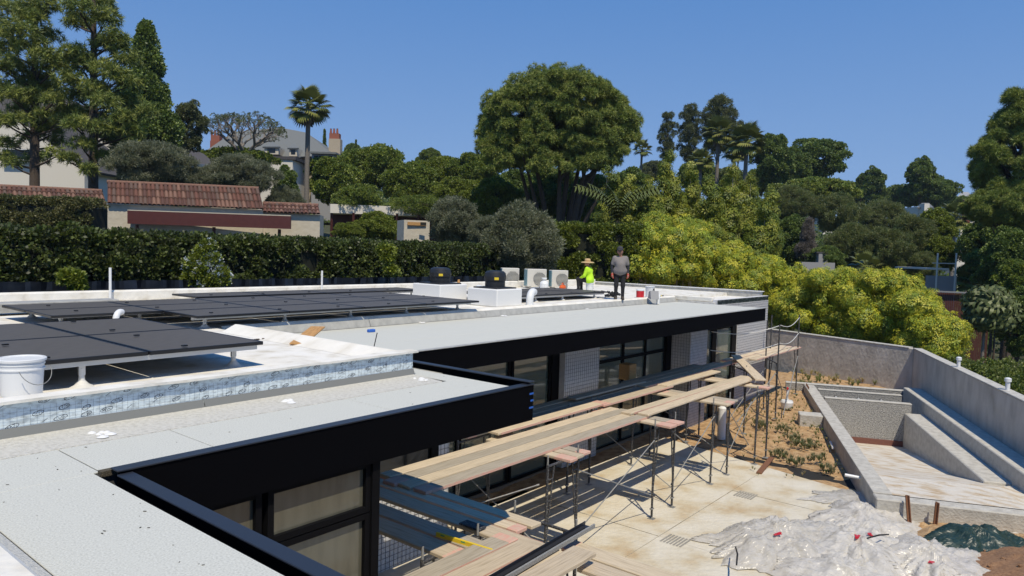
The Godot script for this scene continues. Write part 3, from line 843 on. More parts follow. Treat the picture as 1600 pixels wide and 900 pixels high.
func roof_things() -> void:
	bucket("paint_pail", "white lidded pail standing on the roof edge at the far left", on_y(37, 612, 3.75) + Vector3(0, -0.03, -0.05), 0.158, 0.29)
	roof_fan("black roof fan on white curb, the farther and left one", Vector3(12.45, YU, -12.3), 0.98)
	roof_fan("black roof fan on white curb, the nearer and right one", Vector3(12.3, YU, -10.35), 0.92)
	elbow("white bent vent pipe leaning out of the curb of the left roof fan", Vector3(13.25, YU, -11.85), 0.3, 0.09)
	elbow("white bent vent pipe in front of the right roof fan's curb", Vector3(13.45, YU, -10.3), 0.3, 0.09)
	elbow("white bent vent pipe between the near and the widest solar array", Vector3(4.45, YU, -11.0), 0.6, 0.045)
	elbow("small white bent pipe near the right end of the roof", Vector3(18.9, YE + 0.02, -9.75), 0.3, 0.05)
	for a in [[6.2, -15.6, 0.5, "white upright vent pipe at the back parapet, left one"], [11.4, -15.6, 0.42, "white upright vent pipe at the back parapet, right one"]]:
		var g := G.new()
		g.tube([Vector3(0, -0.25, 0), Vector3(0, a[2], 0)], [0.026, 0.026], 10)
		solo("vent_stack", a[3], "pipe", g.mesh(), M.whiteplastic, Vector3(a[0], 3.86, a[1]), Basis.IDENTITY, "upright vent pipes at the parapet")
	var g2 := G.new()
	g2.lathe(Vector3.ZERO, [Vector2(0.05, 0), Vector2(0.05, 0.3), Vector2(0.035, 0.32), Vector2(0.035, 0.38), Vector2(0, 0.38)], 10)
	solo("capped_pipe", "short tan capped pipe behind the roof fans", "pipe", g2.mesh(), M.plywood, Vector3(16.3, 3.62, -15.3))
	var d := thing("metal_duct", "long low grey sheet metal duct at the far left of the roof", "duct", Vector3(4.4, YU, -13.75), 0.03)
	part(d, "casing", boxmesh(Vector3(2.3, 0.16, 0.4), 0.01), M.flashing, Vector3(0, 0.12, 0))
	for s in [-0.8, 0.8]: part(d, "support", boxmesh(Vector3(0.08, 0.05, 0.4)), M.galv, Vector3(s, 0.018, 0))
	condenser("air conditioner standing farthest left", on_y(796, 448, YU), -0.7, 0.62, 0.62)
	condenser("middle one of the three air conditioners, behind the white gas bottle", on_y(836, 450, YU), -0.55, 0.72, 0.62)
	condenser("rightmost of the three air conditioners on the roof", on_y(872, 451, YU), -0.6, 0.60, 0.60)
	g2 = G.new()
	g2.lathe(Vector3.ZERO, [Vector2(0.11, 0), Vector2(0.13, 0.03), Vector2(0.15, 0.10), Vector2(0.15, 0.22), Vector2(0.10, 0.30), Vector2(0.04, 0.32), Vector2(0.04, 0.36), Vector2(0.09, 0.365), Vector2(0.09, 0.41), Vector2(0, 0.41)], 18)
	solo("gas_bottle", "white gas bottle in front of the air conditioners", "gas bottle", g2.mesh(), M.whiteplastic, on_y(850, 453, YU))
	var to := thing("power_tool", "orange power tool lying beside the rightmost air conditioner", "tool", on_y(879, 453, YU), 0.4)
	part(to, "motor", boxmesh(Vector3(0.34, 0.15, 0.18), 0.05), M.orange, Vector3(0, 0.09, 0))
	g2 = G.new()
	g2.lathe(Vector3.ZERO, [Vector2(0, 0), Vector2(0.12, 0), Vector2(0.12, 0.012), Vector2(0, 0.012)], 20)
	part(to, "disc", g2.mesh(), M.galv, Vector3(0.24, 0.12, 0.08), Basis(Vector3.RIGHT, PI / 2))
	g2 = G.new()
	g2.tube([Vector3(-0.12, 0.15, 0), Vector3(-0.1, 0.23, 0), Vector3(0.08, 0.23, 0), Vector3(0.1, 0.15, 0)], [0.016, 0.016, 0.016, 0.016], 8)
	part(to, "handle", g2.mesh(), M.orange)
	bucket("paint_bucket", "white bucket with blue label in front of the worker in the straw hat", on_y(921, 456, YU), 0.13, 0.30, M.blue)
	bucket("paint_bucket", "white bucket with green label beside the red drink cooler", on_y(1015, 464, YU), 0.14, 0.33, M.green)
	var jug := thing("drink_cooler", "red drink cooler with white lid on the roof edge", "cooler", on_y(1000, 465, YU), 0.3)
	g2 = G.new()
	g2.lathe(Vector3.ZERO, [Vector2(0, 0), Vector2(0.11, 0), Vector2(0.115, 0.02), Vector2(0.12, 0.21), Vector2(0, 0.21)], 18)
	part(jug, "body", g2.mesh(), M.red)
	g2 = G.new()
	g2.lathe(Vector3.ZERO, [Vector2(0.122, 0.205), Vector2(0.122, 0.235), Vector2(0.09, 0.255), Vector2(0, 0.255)], 18)
	part(jug, "lid", g2.mesh(), M.whiteplastic)
	part(jug, "spout", boxmesh(Vector3(0.03, 0.03, 0.05), 0.006), M.whiteplastic, Vector3(0.05, 0.03, 0.12))
	var bag := thing("tool_bag", "grey tool bag slumped between the cooler and the yellow tools", "bag", on_y(1021, 467, YU), 0.7)
	g2 = G.new()
	g2.prism(PackedVector2Array([Vector2(-0.2, 0), Vector2(0.22, 0), Vector2(0.12, 0.2), Vector2(-0.1, 0.24)]), Vector3(0, 0, -0.12), Vector3.RIGHT, Vector3.UP, Vector3(0, 0, 0.24))
	part(bag, "body", g2.mesh(), M.housegrey)
	g2 = G.new()
	g2.tube([Vector3(-0.08, 0.22, 0), Vector3(-0.05, 0.3, 0), Vector3(0.06, 0.28, 0), Vector3(0.1, 0.2, 0)], [0.012, 0.012, 0.012, 0.012], 6)
	part(bag, "handle", g2.mesh(), M.darkplastic)
	var yt := thing("hand_tool", "yellow and black hand tool lying right of the tool bag", "tool", on_y(1032, 464, YU), 0.2)
	part(yt, "grip", boxmesh(Vector3(0.16, 0.05, 0.05), 0.015), M.yellow, Vector3(0, 0.03, 0))
	part(yt, "blade", boxmesh(Vector3(0.2, 0.02, 0.06), 0.005), M.darkplastic, Vector3(0.17, 0.03, 0))
	var heap := thing("cable_heap", "heap of black cable and hose at the standing worker's feet", "cable", on_y(952, 464, YU))
	g2 = G.new()
	for k in 5:
		var pts := []
		var rad := []
		var c := Vector3(rnd(-0.25, 0.25), 0.04 + k * 0.025, rnd(-0.15, 0.15))
		var rr := rnd(0.14, 0.26)
		for i in 17:
			pts.append(c + Vector3(cos(TAU * i / 16.0) * rr, rnd(-0.02, 0.03), sin(TAU * i / 16.0) * rr * 0.7)); rad.append(0.022)
		g2.tube(pts, rad, 6)
	part(heap, "coil", g2.mesh(), M.rubber)
	# the thin plywood offcut, with the loose bits around it
	var a := on_y(460, 541, YU + 0.01)
	var b := on_y(500, 521, YU + 0.02)
	var dir := (b - a)
	dir.y = 0
	var bs := Basis(dir.normalized(), Vector3.UP, dir.normalized().cross(Vector3.UP)) * Basis(Vector3.BACK, 0.10)
	solo("plywood_offcut", "orange-brown plywood offcut propped on the white roof", "board", boxmesh(Vector3(1.05, 0.02, 0.20), 0.004), M.plywood, (a + b) / 2 + Vector3(0, 0.06, 0), bs)
	for k in 4:
		var p: Vector3 = [on_y(415, 530, YU), on_y(447, 535, YU), on_y(402, 532, YU), on_y(522, 543, YU)][k]
		var g3 := G.new()
		for i in 6: g3.box(Vector3(rnd(-0.07, 0.07), 0.012, rnd(-0.03, 0.03)), Vector3(rnd(0.02, 0.06), 0.015, 0.02), Basis(Vector3.UP, rnd(0, 3)))
		solo("debris", ["brown scraps beside the plywood offcut, farther left", "brown scraps touching the foot of the plywood offcut", "dark scrap by the corner of the nearest solar array", "small dark scrap right of the plywood offcut"][k], "debris", g3.mesh(), M.bark, p, Basis.IDENTITY, "scraps on the white roof")
	var g4 := G.new()
	g4.bar(Vector3(0, 0, 0), Vector3(0.06, 0.22, 0.0), 0.006)
	solo("steel_pin", "thin dark pin sticking up near the corner of the white roof", "pin", g4.mesh(), M.rubber, on_y(583, 548, YU))
	solo("tape_roll", "small blue block lying on the far pale roof", "block", boxmesh(Vector3(0.14, 0.05, 0.07), 0.01), M.blue, on_y(580, 519, YE) + Vector3(0, 0.025, 0))

func roof_chips() -> void:
	var sp := []
	for i in 56:
		var p := Vector3(rnd(1.15, 1.75), YE + 0.002, rnd(-5.3, -1.5)) if i < 40 else (Vector3(rnd(1.9, 5.8), YE + 0.002, rnd(-5.8, -4.8)) if i < 60 else Vector3(rnd(7, 20), YE + 0.003, rnd(-9.9, -7.5)))
		sp.append([p, rnd(0.2, 0.55)])
	scatter(self, "roof_grit", sp, boxmesh(Vector3(0.03, 0.006, 0.012)), M.leaf, [[0.12, 0.11, 0.09], [0.2, 0.19, 0.17], [0.05, 0.05, 0.05]]).set_meta("kind", "stuff")

# ------------------------------------------------------------------ retaining wall and pool shell
func pq(p: float, q: float, y: float) -> Vector3:
	return PO + PP * p + PQ * q + Vector3(0, y, 0)
func pbox(parent: Node3D, nm: String, p0: float, p1: float, q0: float, q1: float, y0: float, y1: float, mat: Material, bev := 0.01) -> MeshInstance3D:
	var b := Basis(PP, Vector3.UP, PQ)
	return part(parent, nm, boxmesh(Vector3(p1 - p0, y1 - y0, q1 - q0), bev), mat, pq((p0 + p1) / 2, (q0 + q1) / 2, (y0 + y1) / 2), b)
func retaining_and_pool() -> void:
	var w := thing("retaining_wall", "tall grey plastered retaining wall bending round the pool shell", "wall")
	pbox(w, "wall_section", -6.0, 13.45, 3.75, 4.0, -1.3, 1.83, M.stucco, 0.015)
	var c := pq(13.45, 3.75, 0)
	var e := Vector3(32.4, 0, -14.0)
	var dir := (e - c).normalized()
	var nb := Basis(dir, Vector3.UP, dir.cross(Vector3.UP))
	part(w, "wall_section", boxmesh(Vector3((e - c).length(), 3.14, 0.25), 0.015), M.stucco, (c + e) / 2 + nb.z * -0.10 * 0 + dir * 0.0 + Vector3(0.12, 0.265, 0.04), nb)
	pbox(w, "wall_cap", -6.0, 13.47, 3.73, 4.02, 1.832, 1.87, M.poolwall, 0.008)
	part(w, "wall_cap", boxmesh(Vector3((e - c).length() - 0.05, 0.038, 0.29), 0.008), M.poolwall, (c + e) / 2 + Vector3(0.12, 1.855, 0.04) + dir * 0.15, nb)
	for a in [[1497, 583, "white capped pipe on the retaining wall, farther one"], [1574, 612, "white capped pipe on the retaining wall, nearer one"]]:
		var g := G.new()
		g.lathe(Vector3.ZERO, [Vector2(0.05, 0), Vector2(0.05, 0.2), Vector2(0.075, 0.21), Vector2(0.075, 0.29), Vector2(0.03, 0.31), Vector2(0, 0.31)], 12)
		var r := ray(a[0], a[1])
		var o := EYE - PO
		var t := (3.88 - o.dot(PQ)) / r.dot(PQ)
		var p := EYE + r * t
		solo("wall_pipe", a[2], "pipe", g.mesh(), M.whiteplastic, Vector3(p.x, 1.87, p.z), Basis.IDENTITY, "capped pipes on the retaining wall")
	var s := thing("pool_shell", "unfinished concrete pool shell with cross beams and sloping floor", "pool")
	pbox(s, "side_wall", 0.3, 12.2, 0.0, 0.34, -1.2, 0.46, M.poolwall)
	pbox(s, "cross_beam", 9.5, 9.72, 0.345, 2.85, -1.0, 0.5, M.shotcrete)
	pbox(s, "beam_top", 9.49, 9.73, 0.345, 2.86, 0.502, 0.53, M.poolwall)
	pbox(s, "cross_beam", 11.1, 11.3, 0.345, 2.92, -1.0, 0.48, M.shotcrete)
	pbox(s, "beam_top", 11.09, 11.31, 0.345, 2.93, 0.482, 0.51, M.poolwall)
	pbox(s, "cross_beam", 12.21, 12.5, -0.6, 3.74, -1.0, 0.46, M.shotcrete)
	pbox(s, "beam_top", 12.2, 12.51, -0.61, 3.74, 0.462, 0.485, M.poolwall)
	pbox(s, "bench", 2.45, 9.49, 2.66, 3.2, -1.2, 0.24, M.poolwall, 0.02)
	pbox(s, "ledge", -6.0, 12.2, 3.202, 3.745, -1.2, 0.62, M.poolwall, 0.02)
	pbox(s, "waterline_band", 9.46, 9.498, 0.345, 2.655, -0.84, -0.66, M.redcoat, 0.002)
	var g := G.new()
	var pr := [[0.0, 0.43], [1.6, 0.36], [4.5, -0.25], [9.5, -0.84]]
	for i in 3:
		g.face(pq(pr[i][0], 0.345, pr[i][1]), pq(pr[i + 1][0], 0.345, pr[i + 1][1]), pq(pr[i + 1][0], 2.66, pr[i + 1][1]), pq(pr[i][0], 2.66, pr[i][1]), Vector3.UP)
	g.face(pq(0.0, 2.66, 0.43), pq(1.6, 2.66, 0.36), pq(2.45, 3.2, 0.2), pq(0, 3.2, 0.43), Vector3.UP)
	g.face(pq(1.6, 2.66, 0.36), pq(2.45, 2.66, 0.17), pq(2.45, 3.2, 0.17), pq(2.45, 3.2, 0.2), Vector3.UP)
	part(s, "floor", g.mesh(), M.poolfloor)
	pbox(s, "front_slab", -0.02, 0.3, 0.0, 0.345, -0.6, 0.455, M.poolwall)
	pbox(s, "front_slab", -0.35, -0.022, 0.0, 6.5, -0.6, 0.43, M.poolwall, 0.02)
	pbox(s, "pier", 7.0, 7.5, -0.65, -0.01, -0.3, 0.42, M.poolwall, 0.02)
	for k in 3:
		var pi := G.new()
		pi.bar(Vector3.ZERO, PP * -0.12, 0.035, 10)
		var nip := part(s, "pipe_stub", pi.mesh(), M.whiteplastic, pq(11.1, 0.9 + k * 0.7, 0.3))
		part(nip, "collar", boxmesh(Vector3(0.03, 0.09, 0.09), 0.01), M.rubber, PP * -0.02)
	for k in 8: part(s, "rebar_stub", boxmesh(Vector3(0.02, 0.09, 0.02)), M.rust, pq(11.2 + k * 0.11, 0.05, 0.5))
	for a in [[1403, 786, 0.55, -0.18, "leaning rusty steel stake between the plastic and the pool slab", ], [1441, 778, 0.5, 0.05, "upright rusty steel stake in front of the pool slab"]]:
		var gs := G.new()
		gs.box(Vector3(0, a[2] / 2 - 0.08, 0), Vector3(0.09, a[2], 0.02), Basis.IDENTITY, 0.004)
		gs.box(Vector3(0, a[2] / 2 - 0.08, -0.03), Vector3(0.015, a[2] - 0.01, 0.04))
		solo("steel_stake", a[4], "stake", gs.mesh(), M.rust, pq(-0.5, 0.55 if a[0] < 1420 else 0.98, 0.12), Basis(Vector3.UP, 0.9) * Basis(Vector3.BACK, a[3]), "rusty stakes by the pool")
	var pv := G.new()
	pv.bar(Vector3.ZERO, Vector3(-0.7, 0.02, 0.25), 0.03, 10)
	solo("plastic_pipe", "white pipe lying on the soil against the pool's side wall", "pipe", pv.mesh(), M.whiteplastic, pq(5.2, -0.05, 0.12))
	pv = G.new()
	pv.bar(Vector3.ZERO, PQ * -0.32 + Vector3(0, 0.03, 0), 0.035, 10)
	solo("pipe_end", "short white pipe end poking out of the pool wall near the plastic", "pipe", pv.mesh(), M.whiteplastic, pq(1.3, 0.02, 0.33))
	var hp := thing("hose_pot", "white plastic pot with red valve standing in the weeds", "pot", on_y(1229, 638, 0.18), 0.3)
	pv = G.new()
	pv.lathe(Vector3.ZERO, [Vector2(0, 0), Vector2(0.16, 0), Vector2(0.2, 0.2), Vector2(0.17, 0.26), Vector2(0, 0.26)], 16)
	part(hp, "pot", pv.mesh(), M.whiteplastic)
	pv = G.new()
	pv.tube([Vector3(0.08, 0.25, 0), Vector3(0.12, 0.45, 0), Vector3(0.16, 0.6, 0)], [0.04, 0.03, 0.03], 8)
	part(hp, "neck", pv.mesh(), M.whiteplastic)
	part(hp, "valve", boxmesh(Vector3(0.14, 0.08, 0.06), 0.02), M.red, Vector3(0.1, 0.62, 0))
	pv = G.new()
	pv.lathe(Vector3.ZERO, [Vector2(0, -0.1), Vector2(0.11, -0.1), Vector2(0.11, 0.75), Vector2(0.05, 0.8), Vector2(0, 0.8)], 14)
	solo("white_post", "short round white post in the dirt below the scaffold", "post", pv.mesh(), M.whitepaint, on_y(1127, 680, 0.1))
	# weeds and dry grass
	if not cache.has("weed"):
		var wg := G.new()
		for i in 22:
			var an := rnd(0, TAU)
			var l := rnd(0.5, 1.0)
			var d := Vector3(cos(an), 0, sin(an)) * rnd(0.25, 0.8)
			var sd := Vector3(-sin(an), 0, cos(an)) * 0.035
			wg.face(-sd, sd, d * l * 0.6 + Vector3.UP * l * 0.65 + sd * 0.8, d * l * 0.6 + Vector3.UP * l * 0.65 - sd * 0.8, Vector3.UP)
			var tip := d * l + Vector3.UP * l
			wg.tri(d * l * 0.6 + Vector3.UP * l * 0.65 - sd * 0.8, d * l * 0.6 + Vector3.UP * l * 0.65 + sd * 0.8, tip, Vector3.UP, Vector3.UP, Vector3.UP)
		cache["weed"] = wg.mesh()
	var spots := []
	for k in 900:
		var u := rnd(1150, 1330)
		var v := rnd(612, 745)
		var p := on_y(u, v, 0.05)
		var rel := p - PO
		if rel.dot(PQ) > -0.1 and rel.dot(PP) > -0.3: continue
		if p.x < 19.0 and rng.randf() < 0.85: continue
		if rng.randf() < 0.35 and p.x < 20: continue
		spots.append([p + Vector3(0, 0.0 + clampf((p.x - 18) / 9.0, 0, 1) * 0.25, 0), rnd(0.05, 0.13)])
	for k in 160:
		var p := on_y(rnd(1240, 1400), rnd(574, 604), 0.3)
		spots.append([p, rnd(0.1, 0.28)])
	for k in 120:
		var p := pq(-0.5 - rnd(0, 0.5), rnd(1.5, 6.0), 0)
		spots.append([p, rnd(0.06, 0.2)])
	scatter(self, "weeds", spots, cache["weed"], M.leaf, [[0.16, 0.18, 0.06], [0.30, 0.27, 0.13], [0.42, 0.34, 0.18], [0.12, 0.17, 0.045]]).set_meta("kind", "stuff")
	for k in 9:
		var pos: Vector3 = [on_y(1278, 722, 0.02), on_y(1290, 738, 0.0), on_y(1252, 700, 0.05), on_y(1238, 690, 0.05), on_y(1216, 715, 0.0), on_y(1245, 726, 0), on_y(1225, 674, 0.1), on_y(1188, 668, 0.1), on_y(1268, 700, 0.0)][k]
		var sp := []
		for i in 30: sp.append([Vector3(rnd(-0.2, 0.2), rnd(0, 0.12), rnd(-0.2, 0.2)), rnd(0.08, 0.18)])
		var t := thing("weed_clump", ["bushy grey-green weed beside the pool wall, the largest", "dry weed below the largest one, close to the patio edge", "low weed on bare soil, middle of the dirt patch", "small green weed left of the pool wall pier", "low flat weed near the scaffold's foot board", "sparse weed near the patio edge below the scaffold", "weed below the white pot with red valve", "green weed under the scaffold at the end of the house", "weed against the pool wall behind the largest one"][k], "weed", pos, 0, "weeds in the bare soil")
		scatter(t, "leaves", sp, cache["weed"], M.leaf, [[0.15, 0.17, 0.09], [0.24, 0.23, 0.14], [0.12, 0.155, 0.06]]).set_meta("kind", "stuff")

func scatter(parent: Node3D, nm: String, spots: Array, mesh: Mesh, mat: Material, cols: Array) -> MultiMeshInstance3D:
	var mm := MultiMesh.new()
	mm.transform_format = MultiMesh.TRANSFORM_3D
	mm.use_colors = true
	mm.mesh = mesh
	mm.instance_count = spots.size()
	for i in spots.size():
		var b := Basis(Vector3.UP, rnd(0, TAU)).scaled(Vector3.ONE * spots[i][1])
		mm.set_instance_transform(i, Transform3D(b, spots[i][0]))
		var c: Array = cols[rng.randi() % cols.size()]
		var k := rnd(0.8, 1.2)
		mm.set_instance_color(i, Color(c[0] * k, c[1] * k, c[2] * k))
	var o := MultiMeshInstance3D.new()
	o.name = nm
	o.multimesh = mm
	o.material_override = mat
	parent.add_child(o, true)
	return o

# ------------------------------------------------------------------ scaffold
func frame(label: String, a: Vector3, b: Vector3, h := 1.76, mat := "steel", rails := 0.0) -> void:
	var t := thing("scaffold_trestle", label, "scaffold frame", (a + b) / 2, 0.0, "steel scaffold frames around the court")
	var d := (b - a)
	var ux := d.normalized()
	var hw := d.length() / 2
	for s in [-1.0, 1.0]:
		var f: Vector3 = ux * s * hw
		var g := G.new()
		g.bar(f + Vector3(0, 0.05, 0), f + Vector3(0, h + rails, 0), 0.022, 8)
		part(t, "leg", g.mesh(), M[mat])
		var j := G.new()
		j.bar(f + Vector3(0, 0.0, 0), f + Vector3(0, 0.22, 0), 0.016, 8)
		j.box(f + Vector3(0, 0.008, 0), Vector3(0.13, 0.012, 0.13))
		j.box(f + Vector3(0, 0.2, 0), Vector3(0.09, 0.025, 0.05))
		part(t, "base_jack", j.mesh(), M.galv)
		var k := G.new()
		var top: Vector3 = ux * s * (hw - 0.17) + Vector3(0, h - 0.02, 0)
		var low: Vector3 = ux * s * (hw - 0.02) + Vector3(0, h * 0.36, 0)
		k.bar(top, low, 0.015, 6)
		for r in [0.2, 0.5]:
			k.bar(top.lerp(low, r), f + Vector3(0, top.lerp(low, r).y, 0), 0.012, 6)
		part(t, "inner_brace", k.mesh(), M[mat])
	var g2 := G.new()
	g2.bar(-ux * hw + Vector3(0, h - 0.03, 0), ux * hw + Vector3(0, h - 0.03, 0), 0.02, 8)
	part(t, "top_bar", g2.mesh(), M[mat])
	var g3 := G.new()
	for s in [-1.0, 1.0]: g3.lathe(ux * s * hw + Vector3(0, h, 0), [Vector2(0.014, 0), Vector2(0.014, 0.14), Vector2(0, 0.14)], 8)
	part(t, "coupling_pin", g3.mesh(), M.galv)
func brace(label: String, a: Vector3, b: Vector3, r := 0.010, mat := "galv") -> void:
	var g := G.new()
	var c := (a + b) / 2
	g.bar(a - c, b - c, r, 8)
	var d := (b - a).normalized()
	for s in [a, b]:
		g.bar(s - c - d * 0.05 * (1.0 if s == b else -1.0), s - c, r * 1.5, 8)
	solo("cross_brace", label, "brace", g.mesh(), M[mat], c, Basis.IDENTITY, "steel braces between the scaffold frames")
func plank(label: String, x0: float, x1: float, z0: float, z1: float, top := 1.83, tone := -1, along_z := false, tilt := 0.0) -> void:
	if not along_z:
		x0 += rnd(-0.12, 0.1); x1 += rnd(-0.18, 0.18)
	var l := (z1 - z0) if along_z else (x1 - x0)
	var w := (x1 - x0) if along_z else (z1 - z0)
	var i := tone if tone >= 0 else rng.randi() % 5
	var b := Basis(Vector3.UP, (PI / 2 if along_z else 0.0) + rnd(-0.007, 0.007)) * Basis(Vector3.BACK, tilt) * Basis(Vector3.RIGHT, rnd(-0.03, 0.03))
	var t := thing("scaffold_plank", label, "plank", Vector3((x0 + x1) / 2, top - 0.022, (z0 + z1) / 2), 0, "timber planks of the scaffold")
	t.basis = b
	part(t, "board", boxmesh(Vector3(l - 0.006, 0.044, w - 0.018), 0.007), M["wood%d" % i])
	if l > 2.4 and rng.randf() < 0.5: edge_paint(t, l, w)
	for s in [-1.0, 1.0]:
		if rng.randf() < 0.4:
			var e := rnd(0.10, 0.32)
			part(t, "painted_end", boxmesh(Vector3(e, 0.0475, w - 0.006), 0.007), M.pinkpaint, Vector3(s * (l / 2 - e / 2 - 0.001), 0, 0))
func edge_paint(t: Node3D, l: float, w: float) -> void:
	part(t, "painted_edge", boxmesh(Vector3(l * 0.96, 0.036, 0.004)), M.pinkpaint, Vector3(0, 0, w / 2))
func scaffold() -> void:
	# frames: pairs of legs measured at the ground
	for a in [[8.6, 9.42, -6.15, "nearest scaffold frame in the row over the patio"], [11.95, 12.78, -6.12, "second scaffold frame in the row over the patio"], [14.68, 15.58, -6.15, "third scaffold frame in the row, at the patio's far edge"], [16.85, 17.62, -5.98, "scaffold frame standing on bare soil at the turn of the deck"]]:
		frame(a[3], Vector3(a[0], 0, a[2]), Vector3(a[1], 0, a[2]))
	for a in [[8.6, 9.42, -8.0, "scaffold frame in the eave's shade behind the nearest one"], [11.95, 12.78, -8.05, "scaffold frame in the eave's shade behind the second one"], [14.68, 15.58, -8.1, "scaffold frame in the eave's shade behind the third one"], [17.6, 18.4, -8.1, "scaffold frame against the wall beside the white block"]]:
		frame(a[3], Vector3(a[0], 0, a[2]), Vector3(a[1], 0, a[2]))
	frame("scaffold frame near the end wall of the house, left leg pair", Vector3(19.2, 0.1, -7.15), Vector3(20.0, 0.1, -7.9))
	frame("tall scaffold frame at the house corner with rope posts", Vector3(21.6, 0.12, -7.1), Vector3(22.7, 0.12, -7.85), 1.7, "steel", 1.15)
	frame("farthest scaffold frame, tall posts by the retaining wall", Vector3(25.75, 0.2, -7.8), Vector3(24.7, 0.2, -8.4), 1.65, "steel", 1.15)
	frame("scaffold frame under the shaded planks beside the dark window column", Vector3(5.05, 0, -6.9), Vector3(5.85, 0, -6.9))
	frame("scaffold frame under the shaded planks, nearer the camera", Vector3(5.05, 0, -5.15), Vector3(5.9, 0, -5.15))
	frame("scaffold frame below the crossing planks at the frame's lower edge", Vector3(6.75, 0, -5.3), Vector3(6.75, 0, -4.4))
	for i in 3:
		var x: float = [9.42, 12.78, 15.58][i]
		var y: float = [11.95, 14.68, 16.85][i]
		var nm: String = ["between the first and second frames", "between the second and third frames", "between the third frame and the one on the soil"][i]
		brace("brace rising right " + nm, Vector3(x, 0.45, -6.15), Vector3(y, 1.5, -6.12))
		brace("brace falling right " + nm, Vector3(x, 1.5, -6.17), Vector3(y, 0.45, -6.14))
		brace("level brace " + nm + " in the shade", Vector3(x, 1.25, -8.0), Vector3(y, 1.3, -8.05), 0.014, "steel")
	for i in 3:
		var x: float = [8.6, 12.78, 15.58][i]
		brace("side brace at the " + ["first", "second", "third"][i] + " scaffold tower", Vector3(x, 0.4, -6.15), Vector3(x, 1.35, -8.0))
	brace("pale diagonal prop beside the nearest frame", Vector3(6.85, 1.5, -5.35), Vector3(8.6, 0.35, -6.1))
	brace("long thin pipe under the front planks beside the nearest frame", Vector3(6.3, 0.95, -7.5), Vector3(8.6, 1.42, -6.3))
	brace("dark diagonal brace below the shaded planks", Vector3(5.05, 0.25, -6.9), Vector3(5.9, 1.4, -5.15), 0.013, "steel")
	brace("dark level brace below the shaded planks", Vector3(5.05, 0.95, -6.9), Vector3(5.05, 0.95, -5.15), 0.013, "steel")
	brace("long pale brace at the house corner, rising right", Vector3(19.6, 0.3, -7.5), Vector3(21.6, 1.5, -7.15), 0.014)
	brace("pale brace leaning against the tall frame by the corner", Vector3(22.0, 0.2, -7.0), Vector3(25.6, 1.55, -7.75), 0.015)
	brace("pale brace crossing below the far deck", Vector3(20.0, 0.25, -7.9), Vector3(22.7, 1.45, -7.85), 0.013)
	brace("grey brace falling to the right below the far deck", Vector3(21.6, 1.5, -7.12), Vector3(25.2, 0.4, -8.1), 0.013)
	for k in 2:
		var g := G.new()
		var pts := []
		var rad := []
		for i in 13:
			var w := i / 12.0
			var seg := w * 2.0
			var p := Vector3(19.9, 2.75, -8.5).lerp(Vector3(22.0, 2.92, -7.2), minf(seg, 1.0)).lerp(Vector3(25.75, 2.9, -7.8), maxf(0.0, seg - 1.0))
			pts.append(p + Vector3(0, -0.16 * sin(PI * fmod(seg, 1.0)) - k * 0.55, 0)); rad.append(0.011)
		g.tube(pts, rad, 6)
		solo("guard_rope", ["upper rope strung between the tall scaffold posts", "lower rope strung between the tall scaffold posts"][k], "rope", g.mesh(), M.footwhite, Vector3.ZERO, Basis.IDENTITY, "ropes on the far scaffold")
	var fb := G.new()
	fb.box(Vector3.ZERO, Vector3(1.5, 0.05, 0.12), Basis.IDENTITY, 0.006)
	solo("sill_board", "rust-brown board on the soil under a scaffold leg", "board", fb.mesh(), M.rust, on_y(1196, 727, 0.03), Basis(Vector3.UP, 0.15))
	# planks, all measured on the deck level
	var e := [[6.36, 12.55, -6.70, -6.46, "front plank of the long deck, outermost board nearest the patio", 2], [6.36, 12.6, -6.96, -6.72, "second board from the front in the long near deck", 0], [6.4, 12.5, -7.21, -6.97, "third board from the front in the long near deck", 2], [6.42, 12.62, -7.46, -7.22, "fourth board of the long near deck, nearest the house", 3]]
	for p in e: plank(p[4], p[0], p[1], p[2], p[3], 1.83, p[5])
	plank("outer board of the far half of the front deck", 12.3, 18.05, -6.70, -6.45, 1.875, 3)
	plank("inner board of the far half of the front deck", 12.2, 18.2, -6.95, -6.71, 1.875, 0)
	plank("narrow plank with pink edge behind the near deck", 9.15, 12.7, -7.78, -7.52, 1.90, 3)
	plank("plank continuing behind the middle of the deck, pink ended", 12.3, 15.65, -7.78, -7.50, 1.875, 1)
	plank("plank at the far end of the second row, pink ended", 15.25, 18.35, -7.78, -7.50, 1.90, 3)
	for i in 3: plank("short cross board at the first frame, " + ["left", "middle", "right"][i] + " of three", 8.95 + i * 0.23, 9.16 + i * 0.23, -7.7, -5.98 - 0.03 * i, 1.785, i, true)
	for i in 2: plank("short cross board at the second frame, " + ["left", "right"][i] + " of two", 12.03 + i * 0.31, 12.32 + i * 0.31, -7.6, -5.85, 1.785, 3 - i, true)
	for i in 3: plank("short cross board at the third frame, " + ["left", "middle", "right"][i] + " of three", 14.72 + i * 0.25, 14.95 + i * 0.25, -7.7, -5.86 - 0.02 * i, 1.785, i, true)
	for i in 2: plank("short cross board at the turn of the deck, " + ["left", "right"][i] + " of two", 17.35 + i * 0.28, 17.61 + i * 0.28, -7.95, -5.92, 1.785, 3 + i, true)
	for i in 3:
		plank("shaded plank along the far wall, near half, board " + ["closest to the wall", "in the middle", "closest to the patio"][i], 8.7, 15.2, -8.62 + i * 0.245, -8.39 + i * 0.245, 1.83, i)
		plank("shaded plank along the far wall, far half, board " + ["closest to the wall", "in the middle", "closest to the patio"][i], 14.9, 19.0 + i * 0.9, -8.62 + i * 0.245, -8.39 + i * 0.245, 1.875, 2 - i)
	plank("shaded pinkish plank raised above the others by the long window", 12.2, 15.4, -8.36, -8.10, 1.93, 4)
